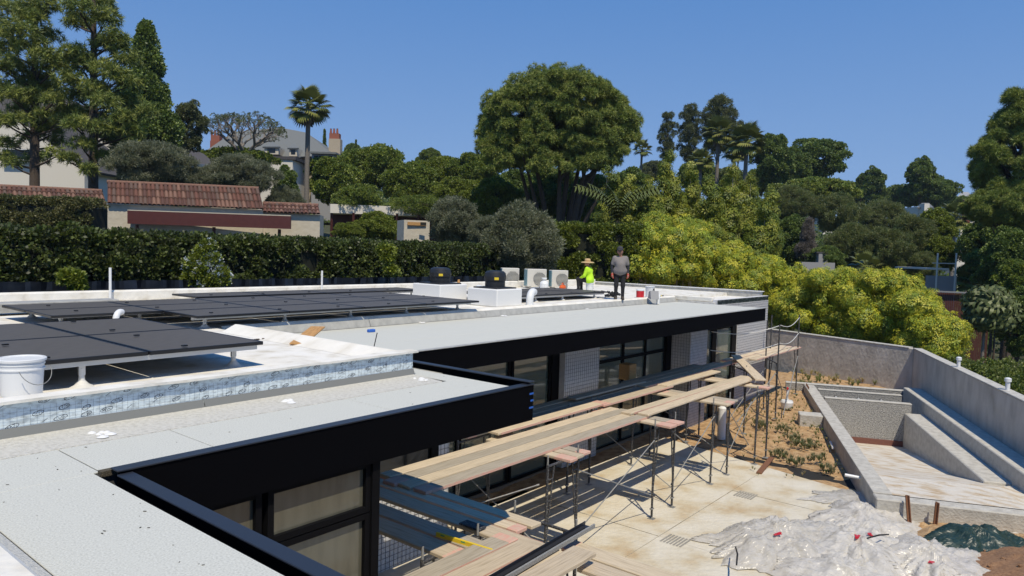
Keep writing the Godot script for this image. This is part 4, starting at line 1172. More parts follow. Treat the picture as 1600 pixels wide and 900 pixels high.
	for i in 3: plank("plank of the far corner deck, board " + ["nearest the wall", "in the middle", "farthest out"][i], 20.6 + i * 0.5, 26.0, -8.5 + i * 0.25, -8.27 + i * 0.25, 1.84, 3)
	var sl := thing("loose_plank", "loose plank laid slantwise down to the turn of the deck", "plank", Vector3(19.35, 1.94, -7.2))
	var sd := Vector3(3.6, 0.05, -2.1)
	sl.basis = Basis(sd.normalized(), Vector3.UP, sd.normalized().cross(Vector3.UP)).orthonormalized()
	part(sl, "board", boxmesh(Vector3(4.0, 0.044, 0.27), 0.007), M.wood3)
	plank("dark-ended plank crossing over the near deck's end, left board", 5.92, 6.19, -7.45, -4.4, 1.785, 1, true)
	plank("sunlit plank crossing below the near deck's end, middle board", 6.22, 6.43, -7.5, -4.86, 1.785, 3, true)
	plank("sunlit plank crossing below the near deck's end, right board", 6.45, 6.66, -7.5, -4.82, 1.785, 0, true)
	plank("shaded low plank beside the black window column", 5.2, 5.49, -7.2, -4.72, 1.785, 1, true)
	plank("shaded low plank with the yellow spirit level on it", 5.51, 5.80, -7.2, -4.66, 1.785, 2, true)
	plank("plank at the bottom of the view, farthest of the nearest four", 3.3, 5.93, -4.93, -4.66, 1.83, 2)
	plank("plank at the bottom of the view with pink streaks", 3.3, 6.0, -4.64, -4.36, 1.83, 1)
	plank("plank below the black metal channel", 3.3, 6.1, -4.34, -4.10, 1.83, 0)
	plank("nearest plank at the bottom of the view, thick worn end", 3.4, 6.27, -4.06, -3.76, 1.875, 1)
	plank("plank leading out of the view at the bottom, lying lower", 6.3, 6.58, -4.3, -2.0, 1.74, 0, true)
	plank("plank beside it leading out of the view at the bottom", 6.0, 6.27, -3.9, -1.6, 1.74, 1, true)
	var ch := thing("metal_channel", "black and silver metal channel lying on the nearest planks", "channel", Vector3(5.75, 1.84, -4.2), 0.05)
	var g := G.new()
	g.box(Vector3(0, 0.006, 0), Vector3(2.1, 0.008, 0.12))
	g.box(Vector3(0, 0.03, -0.058), Vector3(2.1, 0.05, 0.006))
	part(ch, "web", g.mesh(), M.coping)
	part(ch, "flange", boxmesh(Vector3(2.1, 0.05, 0.02), 0.003), M.galv, Vector3(0, 0.03, 0.065))
	part(ch, "gasket", boxmesh(Vector3(1.7, 0.02, 0.05), 0.004), M.rubber, Vector3(0.1, 0.02, -0.02))
	var lv := thing("spirit_level", "yellow-green spirit level on the shaded planks", "level", Vector3(5.56, 1.81, -5.05), PI / 2 + 0.1)
	part(lv, "body", boxmesh(Vector3(0.75, 0.05, 0.025), 0.003), M.yellow)
	for s in [-0.28, 0.0, 0.28]: part(lv, "vial", boxmesh(Vector3(0.06, 0.02, 0.027), 0.003), M.green, Vector3(s, 0.008, 0))
	var sb := thing("saw_stand", "small dark metal stand between the crossing planks", "stand", Vector3(5.98, 1.6, -5.3))
	g = G.new()
	for s in [-0.12, 0.12]:
		g.bar(Vector3(0, -0.25, s), Vector3(0, 0.2, s), 0.012)
	g.bar(Vector3(0, 0.2, -0.12), Vector3(0, 0.2, 0.12), 0.012)
	part(sb, "legs", g.mesh(), M.steel)
	part(sb, "plate", boxmesh(Vector3(0.14, 0.02, 0.3), 0.004), M.steel, Vector3(0, 0.21, 0))
	solo("wooden_box", "small brown wooden box standing before the long window", "box", boxmesh(Vector3(0.34, 0.38, 0.3), 0.01), M.plywood, Vector3(15.5, 2.05, -8.75))

# ------------------------------------------------------------------ plastic sheeting
func sheet(nm: String, label: String, cat: String, c: Vector3, rx: float, rz: float, turn: float, h: float, mat: Material, sd: int, crumple := 1.0, marks := 0) -> void:
	var n := FastNoiseLite.new()
	n.seed = sd; n.frequency = 0.75; n.fractal_octaves = 3
	n.fractal_type = FastNoiseLite.FRACTAL_RIDGED
	n.domain_warp_enabled = true; n.domain_warp_amplitude = 0.8; n.domain_warp_frequency = 0.6
	var w := FastNoiseLite.new()
	w.seed = sd + 1; w.frequency = 0.9
	var f := FastNoiseLite.new()
	f.seed = sd + 2; f.frequency = 2.6; f.fractal_type = FastNoiseLite.FRACTAL_RIDGED; f.fractal_octaves = 2
	var na := 130
	var nr := 48
	var cel := FastNoiseLite.new()
	cel.noise_type = FastNoiseLite.TYPE_CELLULAR
	cel.seed = sd + 5; cel.frequency = 1.5; cel.fractal_octaves = 2
	cel.cellular_return_type = FastNoiseLite.RETURN_DISTANCE2_SUB
	var pts := []
	for i in nr + 1:
		var row := []
		for k in na:
			var an := TAU * (k + rnd(-0.2, 0.2)) / na
			var edge := 1.0 + 0.5 * w.get_noise_2d(cos(an) * 1.4, sin(an) * 1.4) + 0.22 * w.get_noise_2d(cos(an) * 5.0, sin(an) * 5.0)
			var r := pow(i / float(nr), 0.8) * edge
			var x := cos(an) * r * rx
			var z := sin(an) * r * rz
			var fall := clampf(1.0 - pow(i / float(nr), 2.0), 0.0, 1.0)
			var fold := n.get_noise_2d(x * 0.9 + z * 0.5, z * 1.7 - x * 0.4) * 0.5 + 0.5
			var y := fall * h * (0.25 + 0.5 * fold + 0.45 * w.get_noise_2d(x * 0.8, z * 0.8))
			y += (0.02 + 0.06 * fall) * crumple * (0.9 * (f.get_noise_2d(x * 0.8 + z * 0.3, z * 0.35) * 0.5 + 0.5) - 0.45 * cel.get_noise_2d(x, z)) + 0.012
			row.append(Vector3(x, maxf(y, 0.012 + 0.01 * rng.randf()), z))
		pts.append(row)
	var st := SurfaceTool.new()
	st.begin(Mesh.PRIMITIVE_TRIANGLES)
	for i in nr:
		for k in na:
			var l := (k + 1) % na
			for q in [[i, k], [i + 1, k], [i + 1, l], [i, k], [i + 1, l], [i, l]]:
				st.add_vertex(pts[q[0]][q[1]])
	st.index()
	st.generate_normals()
	var t := thing(nm, label, cat, c, turn, "plastic sheeting heaped on the patio")
	part(t, "sheet", st.commit(), mat)
	for k in marks:
		var i := rng.randi_range(6, 22)
		var a := rng.randi() % na
		var p: Vector3 = pts[i][a]
		var g := G.new()
		for s in 4:
			g.box(Vector3(rnd(-0.06, 0.06), 0.006 * s, rnd(-0.03, 0.03)), Vector3(rnd(0.05, 0.13), 0.012, 0.035), Basis(Vector3.UP, rnd(-0.5, 0.5)))
		part(t, "red_tape", g.mesh(), M.red, p + Vector3(0, 0.015, 0))
func plastic() -> void:
	sheet("plastic_sheet", "large crumpled grey plastic sheet, leftmost of the heap", "plastic sheet", Vector3(12.35, 0, -3.95), 1.35, 0.85, -0.45, 0.37, M.polygrey, 3, 1.2, 1)
	sheet("plastic_sheet", "crumpled clear plastic sheet in the middle, marked with red tape", "plastic sheet", Vector3(13.05, 0, -2.85), 1.45, 0.95, 0.2, 0.29, M.poly, 14, 1.3, 2)
	sheet("plastic_sheet", "white plastic sheet spread in folds behind the middle of the heap", "plastic sheet", Vector3(14.55, 0, -3.0), 1.5, 0.75, -0.2, 0.24, M.poly, 25, 1.3, 0)
	sheet("plastic_sheet", "white plastic sheet in front, cut off by the lower edge of the view", "plastic sheet", Vector3(11.6, 0, -2.6), 1.2, 0.9, 0.4, 0.20, M.poly, 36, 1.3, 1)
	sheet("plastic_sheet", "white plastic sheet beside the green tarpaulin, nearest the camera", "plastic sheet", Vector3(13.3, 0, -1.75), 1.15, 0.8, 0.1, 0.27, M.poly, 47, 1.3, 1)
	sheet("plastic_sheet", "thin flat plastic sheet laid out towards the pool corner", "plastic sheet", Vector3(15.75, 0.012, -3.6), 0.95, 0.5, -0.7, 0.04, M.polygrey, 58, 0.5, 0)
	sheet("plastic_sheet", "tan dusty plastic sheet folded beside the steel stakes", "plastic sheet", Vector3(16.15, 0.0, -1.85), 0.5, 0.9, 0.5, 0.18, M.polytan, 69, 0.9, 0)
	sheet("plastic_sheet", "white plastic sheet on the soil at the right edge of the view", "plastic sheet", Vector3(16.1, 0.0, -0.75), 0.5, 0.85, 0.3, 0.15, M.poly, 70, 0.8, 0)
	sheet("tarpaulin", "dark green tarpaulin bundled beside the plastic heap", "tarpaulin", Vector3(14.75, 0.02, -1.25), 0.55, 1.05, 0.75, 0.34, M.greentarp, 81, 1.0, 0)
	var n := FastNoiseLite.new()
	n.seed = 8; n.frequency = 1.6; n.fractal_octaves = 5
	var st := SurfaceTool.new()
	st.begin(Mesh.PRIMITIVE_TRIANGLES)
	var hgt := func(x: float, z: float) -> float: return maxf(-0.05, 0.62 * exp(-(x * x * 0.55 + z * z * 0.6)) + n.get_noise_2d(x, z) * 0.10 * exp(-(x * x + z * z) * 0.25) - 0.05)
	for i in 70:
		for j in 70:
			var x := -2.1 + i * 0.06
			var z := -2.1 + j * 0.06
			for q in [[0, 0], [1, 0], [1, 1], [0, 0], [1, 1], [0, 1]]:
				var px: float = x + q[0] * 0.06
				var pz: float = z + q[1] * 0.06
				st.add_vertex(Vector3(px, hgt.call(px, pz), pz))
	st.index()
	st.generate_normals()
	var mo := solo("soil_heap", "heap of red-brown soil at the lower right corner", "soil heap", st.commit(), M.mound, Vector3(13.9, 0, 0.35))
	for k in 40:
		var g := G.new()
		var s := rnd(0.02, 0.06)
		g.box(Vector3.ZERO, Vector3(s, s * 0.7, s), Basis(Vector3(1, 1, 0).normalized(), rnd(0, 3)), s * 0.25)
		var x := rnd(-1.5, 1.0)
		var z := rnd(-1.5, 0.6)
		part(mo, "clod", g.mesh(), M.mound, Vector3(x, hgt.call(x, z) + s * 0.2, z), Basis(Vector3.UP, rnd(0, 3)))
	for a in [[1150, 868, 0.7, 0.4, "dark stick lying on the front of the plastic heap"], [1372, 838, 0.5, -0.5, "dark stick beside the middle plastic sheet"]]:
		var g := G.new()
		g.tube([Vector3(-a[2] / 2, 0, 0), Vector3(0, 0.03, 0.02), Vector3(a[2] / 2, 0, 0)], [0.012, 0.014, 0.01], 6)
		solo("stick", a[4], "stick", g.mesh(), M.rubber, on_y(a[0], a[1], 0.35), Basis(Vector3.UP, a[3]))

# ------------------------------------------------------------------ foliage
func tuft(kind: String) -> ArrayMesh:
	if cache.has(kind): return cache[kind]
	var g := G.new()
	var r := RandomNumberGenerator.new()
	r.seed = kind.hash()
	var cnt: int = {"leaf": 11, "olive": 16, "needle": 20, "droop": 10, "fine": 16}[kind]
	for i in cnt:
		var an := TAU * (i + r.randf()) / cnt * 1.618 * 3.0
		var el := r.randf_range(-0.15, 1.35)
		if kind == "needle": el = r.randf_range(-0.35, 1.5)
		var d := Vector3(cos(an) * cos(el), sin(el), sin(an) * cos(el))
		var side := d.cross(Vector3(r.randf_range(-1, 1), r.randf_range(-1, 1), r.randf_range(-1, 1))).normalized()
		var up := side.cross(d).normalized()
		if kind == "needle":
			var w := 0.06
			g.tri(d * 0.05 - side * w, d * 0.05 + side * w, d * r.randf_range(0.75, 1.05), up, up, up)
		elif kind == "droop":
			var s := d * r.randf_range(0.1, 0.55)
			var hd := Vector3(d.x, 0, d.z).normalized() * 0.42 + Vector3(0, 0.05, 0)
			var m := s + hd * 0.9
			var t := m + hd * 0.7 + Vector3(0, -0.42, 0)
			var sd := hd.cross(Vector3.UP).normalized() * 0.10
			g.face(s - sd * 0.3, s + sd * 0.3, m + sd, m - sd, Vector3.UP)
			g.tri(m - sd, m + sd, t, Vector3.UP, Vector3.UP, hd.normalized())
		else:
			var s := d * r.randf_range(0.05, 0.5)
			var l: float = {"leaf": 0.5, "olive": 0.55, "fine": 0.34}[kind]
			var w: float = {"leaf": 0.19, "olive": 0.065, "fine": 0.12}[kind]
			var dd := (d + Vector3(r.randf_range(-0.6, 0.6), r.randf_range(-0.5, 0.5), r.randf_range(-0.6, 0.6))).normalized()
			side = dd.cross(d + Vector3(0.01, 0.02, 0.3)).normalized()
			up = side.cross(dd).normalized()
			if up.dot(d) < 0: up = -up
			g.tri(s, s + dd * l * 0.45 - side * w, s + dd * l * 0.45 + side * w, up, up, up)
			g.tri(s + dd * l * 0.45 - side * w, s + dd * l, s + dd * l * 0.45 + side * w, up, up, up)
	cache[kind] = g.mesh()
	return cache[kind]
func foliage(parent: Node3D, nm: String, blobs: Array, n: int, kind: String, s0: float, s1: float, cols: Array, up := 0.35, mat := "leaf", inner := 0.6, low := -0.55) -> MultiMeshInstance3D:
	var buf := PackedFloat32Array()
	buf.resize(n * 16)
	var acc := []
	var tot := 0.0
	for b in blobs:
		tot += b[1].x * b[1].z + b[1].x * b[1].y
		acc.append(tot)
	for i in n:
		var k: int = acc.bsearch(rng.randf() * tot)
		k = mini(k, blobs.size() - 1)
		var y := rnd(low, 1.0)
		var an := rnd(0, TAU)
		var h := sqrt(1.0 - y * y)
		var d := Vector3(cos(an) * h, y, sin(an) * h)
		var c: Vector3 = blobs[k][0]
		var rad: Vector3 = blobs[k][1]
		var p := c + d * rad * (1.0 - (1.0 - inner) * pow(rng.randf(), 1.4)) * (1.0 + 0.25 * rng.randf() * rng.randf())
		var uy := (d + Vector3(0, up, 0) + Vector3(rnd(-0.3, 0.3), rnd(-0.3, 0.3), rnd(-0.3, 0.3))).normalized()
		var ux := uy.cross(Vector3(rnd(-1, 1), rnd(-1, 1), rnd(-1, 1)).normalized()).normalized()
		var uz := ux.cross(uy)
		var s := rnd(s0, s1)
		var cc: Array = cols[rng.randi() % cols.size()]
		var j := rnd(0.78, 1.22)
		var o := i * 16
		buf[o] = ux.x * s; buf[o + 1] = uy.x * s; buf[o + 2] = uz.x * s; buf[o + 3] = p.x
		buf[o + 4] = ux.y * s; buf[o + 5] = uy.y * s; buf[o + 6] = uz.y * s; buf[o + 7] = p.y
		buf[o + 8] = ux.z * s; buf[o + 9] = uy.z * s; buf[o + 10] = uz.z * s; buf[o + 11] = p.z
		buf[o + 12] = cc[0] * j; buf[o + 13] = cc[1] * j; buf[o + 14] = cc[2] * j; buf[o + 15] = 1.0
	var mm := MultiMesh.new()
	mm.transform_format = MultiMesh.TRANSFORM_3D
	mm.use_colors = true
	mm.mesh = tuft(kind)
	mm.instance_count = n
	mm.buffer = buf
	var m := MultiMeshInstance3D.new()
	m.name = nm
	m.multimesh = mm
	m.material_override = M[mat]
	m.set_meta("kind", "stuff")
	parent.add_child(m, true)
	return m
const DARKC := [[0.083, 0.132, 0.03], [0.139, 0.199, 0.045], [0.206, 0.269, 0.061]]
const MIDC := [[0.107, 0.158, 0.025], [0.159, 0.215, 0.033], [0.226, 0.271, 0.044]]
const LIMEC := [[0.163, 0.211, 0.024], [0.23, 0.269, 0.033], [0.134, 0.168, 0.024]]
const OLIVEC := [[0.136, 0.155, 0.094], [0.192, 0.209, 0.133], [0.256, 0.264, 0.181]]
const PINEC := [[0.133, 0.179, 0.039], [0.208, 0.253, 0.055], [0.293, 0.322, 0.072]]
const STONEC := [[0.136, 0.189, 0.037], [0.206, 0.262, 0.05], [0.293, 0.326, 0.068]]
const EUCC := [[0.093, 0.116, 0.051], [0.135, 0.16, 0.072], [0.186, 0.206, 0.096]]
const BAMY := [[0.46, 0.46, 0.032], [0.58, 0.54, 0.045], [0.33, 0.40, 0.035], [0.20, 0.27, 0.03]]
const BAMG := [[0.17, 0.22, 0.025], [0.24, 0.27, 0.03], [0.31, 0.32, 0.035], [0.12, 0.17, 0.022]]
const SCRUB := [[0.154, 0.182, 0.065], [0.22, 0.237, 0.09], [0.121, 0.165, 0.05]]

# a tree whose crown fills a box of w x h pixels round (u, v) at distance d
func tree(nm: String, label: String, u: float, v: float, d: float, w: float, h: float, o := {}) -> void:
	var c := at(u, v, d)
	var rx := w * 0.5 * d / FOC
	var ry := h * 0.5 * d / FOC
	var base := Vector3(c.x, land(c), c.z)
	if o.has("base"): base = at(o.base[0], o.base[1], d)
	base.y = minf(base.y, c.y - ry * 0.9)
	var t := thing(nm, label, o.get("cat", "tree"), base, 0.0, o.get("group", "trees on the hillside"))
	var cen := c - base
	var shape: String = o.get("shape", "round")
	var k: int = int(o.get("k", 26) * 2.2)
	var cr: float = o.get("cr", 0.34) * 0.68
	var blobs := []
	for i in k:
		var y := 1.0 - 2.0 * (i + 0.5) / k
		var an := i * 2.39996 + rnd(-0.4, 0.4)
		var hr := sqrt(1.0 - y * y)
		var f := rnd(0.40, 0.92)
		if shape == "column": f = rnd(0.3, 0.75)
		var p := Vector3(cos(an) * hr * f, y * rnd(0.62, 0.94), sin(an) * hr * f)
		if shape == "umbrella": p.y = maxf(p.y, -0.35) * 0.9
		if shape == "cone":
			p = Vector3(cos(an), 0, sin(an)) * rnd(0.15, 0.72) * (0.5 - y * 0.42) * 1.1 + Vector3(0, y * 0.86, 0)
		var s := cr * rnd(0.7, 1.25)
		var rr := Vector3(s * rx, s * minf(ry, rx * 1.2) * 0.85, s * rx)
		if shape == "column": rr = Vector3(s * rx, s * rx, s * rx)
		if shape == "cone": rr *= (0.75 - y * 0.35)
		blobs.append([cen + Vector3(p.x * rx, p.y * ry, p.z * rx), rr])
	var g := G.new()
	var tr: float = o.get("trunk", 0.028) * maxf(ry, rx) * 2.0
	var top := cen + Vector3(0, ry * o.get("ttop", 0.35), 0)
	var pts := [Vector3(0, -0.5, 0)]
	var rad := [tr * 1.3]
	for i in 5:
		var f := (i + 1) / 5.0
		pts.append(Vector3(0, 0, 0).lerp(top, f) + Vector3(rnd(-1, 1), 0, rnd(-1, 1)) * tr * 0.7); rad.append(tr * (1.0 - 0.75 * f))
	g.tube(pts, rad, 8)
	for i in range(0, k, 4):
		var e: Vector3 = blobs[i][0]
		var s: Vector3 = Vector3.ZERO.lerp(top, clampf((e.y - ry * 0.5) / top.y, 0.25, 0.95))
		var mid := s.lerp(e, 0.5) + Vector3(0, -0.06 * (e - s).length(), 0)
		g.tube([s, mid, e], [tr * 0.38, tr * 0.24, tr * 0.08], 5, false)
	part(t, "trunk", g.mesh(), M[o.get("bark", "bark")])
	var n: int = int(o.get("n", 2600) * 2.1)
	var ts: float = o.get("ts", 0.055) * minf(rx, ry) * 2.0 * 0.72
	foliage(t, "crown", blobs, n, o.get("kind", "leaf"), ts * 0.7, ts * 1.35, o.get("col", MIDC), o.get("up", 0.35), "needle" if o.get("kind", "leaf") == "needle" else "leaf", o.get("inner", 0.6), o.get("low", -0.6))
func palm(label: String, u: float, v: float, d: float, rpx: float, foot: float, o := {}) -> void:
	var c := at(u, v, d)
	var r := rpx * d / FOC
	var base := Vector3(c.x, minf(land(c), at(u, foot, d).y), c.z)
	var t := thing("fan_palm", label, "palm", base, 0, "palms on the hillside")
	var top := c - base
	var g := G.new()
	g.tube([Vector3(0, -0.5, 0), top * 0.5 + Vector3(rnd(-0.1, 0.1), 0, 0), top], [r * 0.13, r * 0.105, r * 0.10], 10)
	part(t, "trunk", g.mesh(), M.greybark)
	if not cache.has("frond"):
		var f := G.new()
		f.tube([Vector3.ZERO, Vector3(0.25, 0.03, 0), Vector3(0.5, 0.0, 0)], [0.02, 0.014, 0.01], 5, false)
		for i in 17:
			var a := lerpf(-1.75, 1.75, i / 16.0)
			var l := 0.52 * (1.0 - 0.25 * absf(a) / 1.75)
			var s := Vector3(0.48, 0, 0)
			var m := s + Vector3(cos(a), -0.02, sin(a)) * l * 0.62
			var e := s + Vector3(cos(a) * 0.95, -0.26, sin(a) * 0.95) * l
			var sd := Vector3(-sin(a), 0.25, cos(a)) * 0.042
			f.tri(s, m - sd, m + sd, Vector3.UP, Vector3.UP, Vector3.UP)
			f.tri(m - sd, e, m + sd, Vector3.UP, Vector3.UP, Vector3.UP)
		cache["frond"] = f.mesh()
	for i in 3:
		var key := "palmcol%d" % i
		if not M.has(key):
			var cc: Array = [[0.17, 0.19, 0.045], [0.23, 0.24, 0.065], [0.12, 0.145, 0.035]][i]
			var m := flat(key, cc[0], cc[1], cc[2], 0.4)
			m.cull_mode = BaseMaterial3D.CULL_DISABLED
	var nf: int = o.get("n", 34)
	for i in nf:
		var el := lerpf(1.5, -0.7, pow((i + 0.5) / nf, 0.85))
		var b := Basis(Vector3.UP, i * 2.39996) * Basis(Vector3.BACK, el) * Basis(Vector3.RIGHT, rnd(-0.3, 0.3))
		part(t, "frond", cache["frond"], M["palmcol%d" % (i % 3)], top, b.scaled(Vector3.ONE * r * rnd(0.98, 1.2)))
	if o.get("skirt", true):
		g = G.new()
		for i in 46:
			var a := rnd(0, TAU)
			var dv := Vector3(cos(a), 0, sin(a))
			var sd := Vector3(-sin(a), 0, cos(a)) * r * 0.05
			var s := top + dv * r * 0.1 + Vector3(0, rnd(-0.5, 0.0) * r * 0.5, 0)
			var e := s + dv * r * rnd(0.1, 0.26) + Vector3(0, -r * rnd(0.3, 0.6), 0)
			g.tri(s, e - sd, e + sd, dv, dv, dv)
		part(t, "dead_skirt", g.mesh(), M.greybark)
func pine(label: String, u: float, foot: float, d: float, list: Array) -> void:
	var b := at(u, foot, d)
	var base := Vector3(b.x, land(b), b.z)
	var t := thing("pine_tree", label, "pine tree", base, 0, "tall pines in front of the white house")
	var top := at(u + 2, -70, d) - base
	var g := G.new()
	g.tube([Vector3(0, -0.5, 0), top * 0.35, top * 0.7, top], [0.34, 0.27, 0.18, 0.06], 10)
	var blobs := []
	for q in list:
		var c := at(q[0], q[1], d + rnd(-2.2, 2.2)) - base
		var r: float = q[2] * d / FOC
		blobs.append([c, Vector3(r, r * 0.72, r)])
		var hgt := clampf((c.y - r * 1.2) / top.y, 0.05, 0.97)
		var s := top * hgt
		g.tube([s, s.lerp(c, 0.5) + Vector3(0, -0.15, 0), c + Vector3(0, -r * 0.3, 0)], [0.085, 0.06, 0.03], 6, false)
		for m in 2:
			g.tube([s.lerp(c, 0.55), c + Vector3(rnd(-0.5, 0.5), rnd(-0.3, 0.3), rnd(-0.5, 0.5)) * r], [0.035, 0.015], 5, false)
	part(t, "trunk", g.mesh(), M.bark)
	foliage(t, "crown", blobs, 70 * list.size(), "needle", 0.30, 0.48, PINEC, 0.5, "needle", 0.2, -0.6)

# ------------------------------------------------------------------ hedges
func hedge(nm: String, label: String, a: Vector3, b: Vector3, y0: float, y1: float, depth: float, n: int, ts: float, cols: Array, kind := "leaf", cat := "hedge") -> void:
	var t := thing(nm, label, cat, Vector3(a.x, y0, a.z))
	var d := b - a
	d.y = 0
	var ux := d.normalized()
	var back := Vector3.UP.cross(ux).normalized()
	if back.dot(-EYE + (a + b) / 2) < 0: back = -back
	var bs := Basis(ux, Vector3.UP, ux.cross(Vector3.UP))
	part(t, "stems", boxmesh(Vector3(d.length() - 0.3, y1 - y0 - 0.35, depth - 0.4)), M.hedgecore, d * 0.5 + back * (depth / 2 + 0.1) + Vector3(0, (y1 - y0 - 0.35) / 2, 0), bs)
	var blobs := []
	var nz := FastNoiseLite.new()
	nz.seed = 4; nz.frequency = 0.5
	var l := 0.0
	var h := y1 - y0
	while l < d.length():
		for k in 7:
			var y := rnd(0.1, h - 0.14)
			blobs.append([ux * (l + rnd(-0.1, 0.1)) + Vector3(0, y + nz.get_noise_2d(l, k) * 0.08, 0) + back * (0.22 + nz.get_noise_2d(l * 1.3, y * 1.5) * 0.22), Vector3(0.32, 0.30, 0.24)])
		for k in 3:
			blobs.append([ux * (l + rnd(-0.1, 0.1)) + Vector3(0, h - 0.16 + nz.get_noise_2d(l, k + 20.0) * 0.09, 0) + back * (0.3 + depth * (k + 0.5) / 3.0 - 0.15), Vector3(0.32, 0.2, 0.3)])
		l += 0.36
	foliage(t, "foliage", blobs, n, kind, ts * 0.7, ts * 1.3, cols, 0.5, "leaf", 0.55, -0.7)
func hedges() -> void:
	hedge("clipped_hedge", "long clipped dark green hedge behind the roof parapet", Vector3(-1.5, 0, -18.2), Vector3(23.2, 0, -18.2), 1.2, 5.06, 1.5, 30000, 0.17, [[0.06, 0.085, 0.022], [0.085, 0.115, 0.026], [0.12, 0.15, 0.035], [0.055, 0.068, 0.028]])
	var f := thing("tarp_fence", "low black plastic screen fence along the foot of the hedge", "fence", Vector3(-2, 0, -17.6))
	var g := G.new()
	var n := FastNoiseLite.new()
	n.seed = 6; n.frequency = 1.1
	for i in 260:
		for j in 5:
			var q := []
			for c in [[0, 0], [1, 0], [1, 1], [0, 1]]:
				var x: float = (i + c[0]) * 0.1
				var y: float = 3.0 + (j + c[1]) * 0.195 + (0.03 * n.get_noise_1d(x * 2.0) if j + c[1] == 5 else 0.0)
				q.append(Vector3(x, y, 0.07 * n.get_noise_2d(x * 2.2 + y * 1.6, y * 0.8)))
			g.face(q[0], q[1], q[2], q[3], Vector3.BACK)
	part(f, "plastic_screen", g.mesh(), M.blacktarp)
	for i in 11: part(f, "post", boxmesh(Vector3(0.06, 3.95, 0.06)), M.galv, Vector3(0.4 + i * 2.5, 1.97, -0.14))
	# shrubs growing through it
	var c := at(322, 412, 15.8)
	var t := thing("flowering_shrub", "loose green shrub with pale blue-white flowers against the hedge", "shrub", Vector3(c.x, 2.6, c.z))
	var bl := []
	for q in [[325, 385, 10], [318, 400, 14], [330, 408, 13], [305, 415, 15], [322, 425, 20], [345, 430, 12], [300, 437, 13], [330, 445, 16], [350, 438, 9]]:
		var p := at(q[0], q[1], 18.2) - t.position
		bl.append([p, Vector3.ONE * q[2] * 18.2 / FOC])
	foliage(t, "foliage", bl, 900, "leaf", 0.09, 0.16, LIMEC, 0.3)
	foliage(t, "flowers", bl, 260, "fine", 0.08, 0.14, [[0.62, 0.68, 0.76], [0.72, 0.75, 0.78], [0.45, 0.55, 0.72]], 0.3, "leaf", 0.95, -0.3)
	for a in [[608, 408, 22.2, 15, 26, "small bright green sapling standing out from the hedge"], [112, 440, 15.5, 14, 14, "green sprig at the hedge's foot on the far left"]]:
		var p0 := at(a[0], a[1], a[2])
		var s := thing("young_shrub", a[5], "shrub", Vector3(p0.x, 2.2, p0.z), 0, "young shrubs at the hedge")
		var sb := []
		for i in 9: sb.append([p0 - s.position + Vector3(rnd(-1, 1) * a[3], rnd(-1, 1) * a[4], rnd(-0.6, 0.6) * a[3]) * a[2] / FOC * 0.7, Vector3.ONE * a[3] * 0.45 * a[2] / FOC])
		foliage(s, "foliage", sb, 420, "leaf", 0.12, 0.2, LIMEC, 0.3)
		var sg := G.new()
		sg.tube([Vector3(0, 0, 0), p0 - s.position], [0.03, 0.015], 6)
		part(s, "stem", sg.mesh(), M.bark)
	hedge("clipped_hedge", "bright lime-topped hedge behind the air conditioners and workers", at(868, 420, 31), at(1000, 420, 31), 1.6, at(930, 353, 31).y, 1.6, 6500, 0.2, [[0.09, 0.125, 0.018], [0.14, 0.175, 0.022], [0.19, 0.22, 0.028]])
	hedge("clipped_hedge", "small clipped hedge in front of the tiled wall on the far left", at(-30, 330, 31), at(137, 330, 31), 3.0, at(70, 309, 31).y, 1.8, 4500, 0.17, [[0.09, 0.10, 0.034], [0.13, 0.135, 0.045], [0.16, 0.15, 0.06]])
	hedge("low_hedge", "low feathery green hedge outside the retaining wall", pq(12.0, 4.3, 0), pq(-3.0, 4.3, 0), 0.0, 1.75, 2.2, 9000, 0.2, [[0.09, 0.13, 0.022], [0.14, 0.18, 0.03], [0.18, 0.21, 0.045]], "fine")

# ------------------------------------------------------------------ neighbouring buildings
func tiles(t: Node3D, a: Vector3, b: Vector3, rise: Vector3, pitch: float) -> void:   # barrel tiles from eave a-b up along rise
	var d := b - a
	var ux := d.normalized()
	var nn := ux.cross(rise).normalized()
	if nn.y < 0: nn = -nn
	var cnt := int(d.length() / pitch)
	var gs := [G.new(), G.new(), G.new(), G.new()]
	var rows := 3
	for i in cnt:
		for r in rows:
			var g: G = gs[rng.randi() % 4]
			var s := a + d * (i + 0.5) / cnt + rise * (r / float(rows)) + nn * (0.02 * r)
			var e := s + rise * (1.08 / rows)
			var r0 := pitch * 0.42
			for k in 5:
				var p := PI * k / 5.0
				var q := PI * (k + 1) / 5.0
				var dp := ux * -cos(p) + nn * sin(p)
				var dq := ux * -cos(q) + nn * sin(q)
				g.face(s + dp * r0 * 1.1, s + dq * r0 * 1.1, e + dq * r0 * 0.9, e + dp * r0 * 0.9, dp + dq)
	for i in 4: part(t, "roof_tiles", gs[i].mesh(), M["tile%d" % i]).set_meta("kind", "stuff")
	var u := G.new()
	u.face(a, b, b + rise, a + rise, Vector3.UP)
	part(t, "roof_deck", u.mesh(), M.tile1)
	var rg := G.new()
	rg.tube([a + rise + nn * 0.03, b + rise + nn * 0.03], [pitch * 0.5, pitch * 0.5], 8)
	part(t, "ridge_tiles", rg.mesh(), M.tile2)
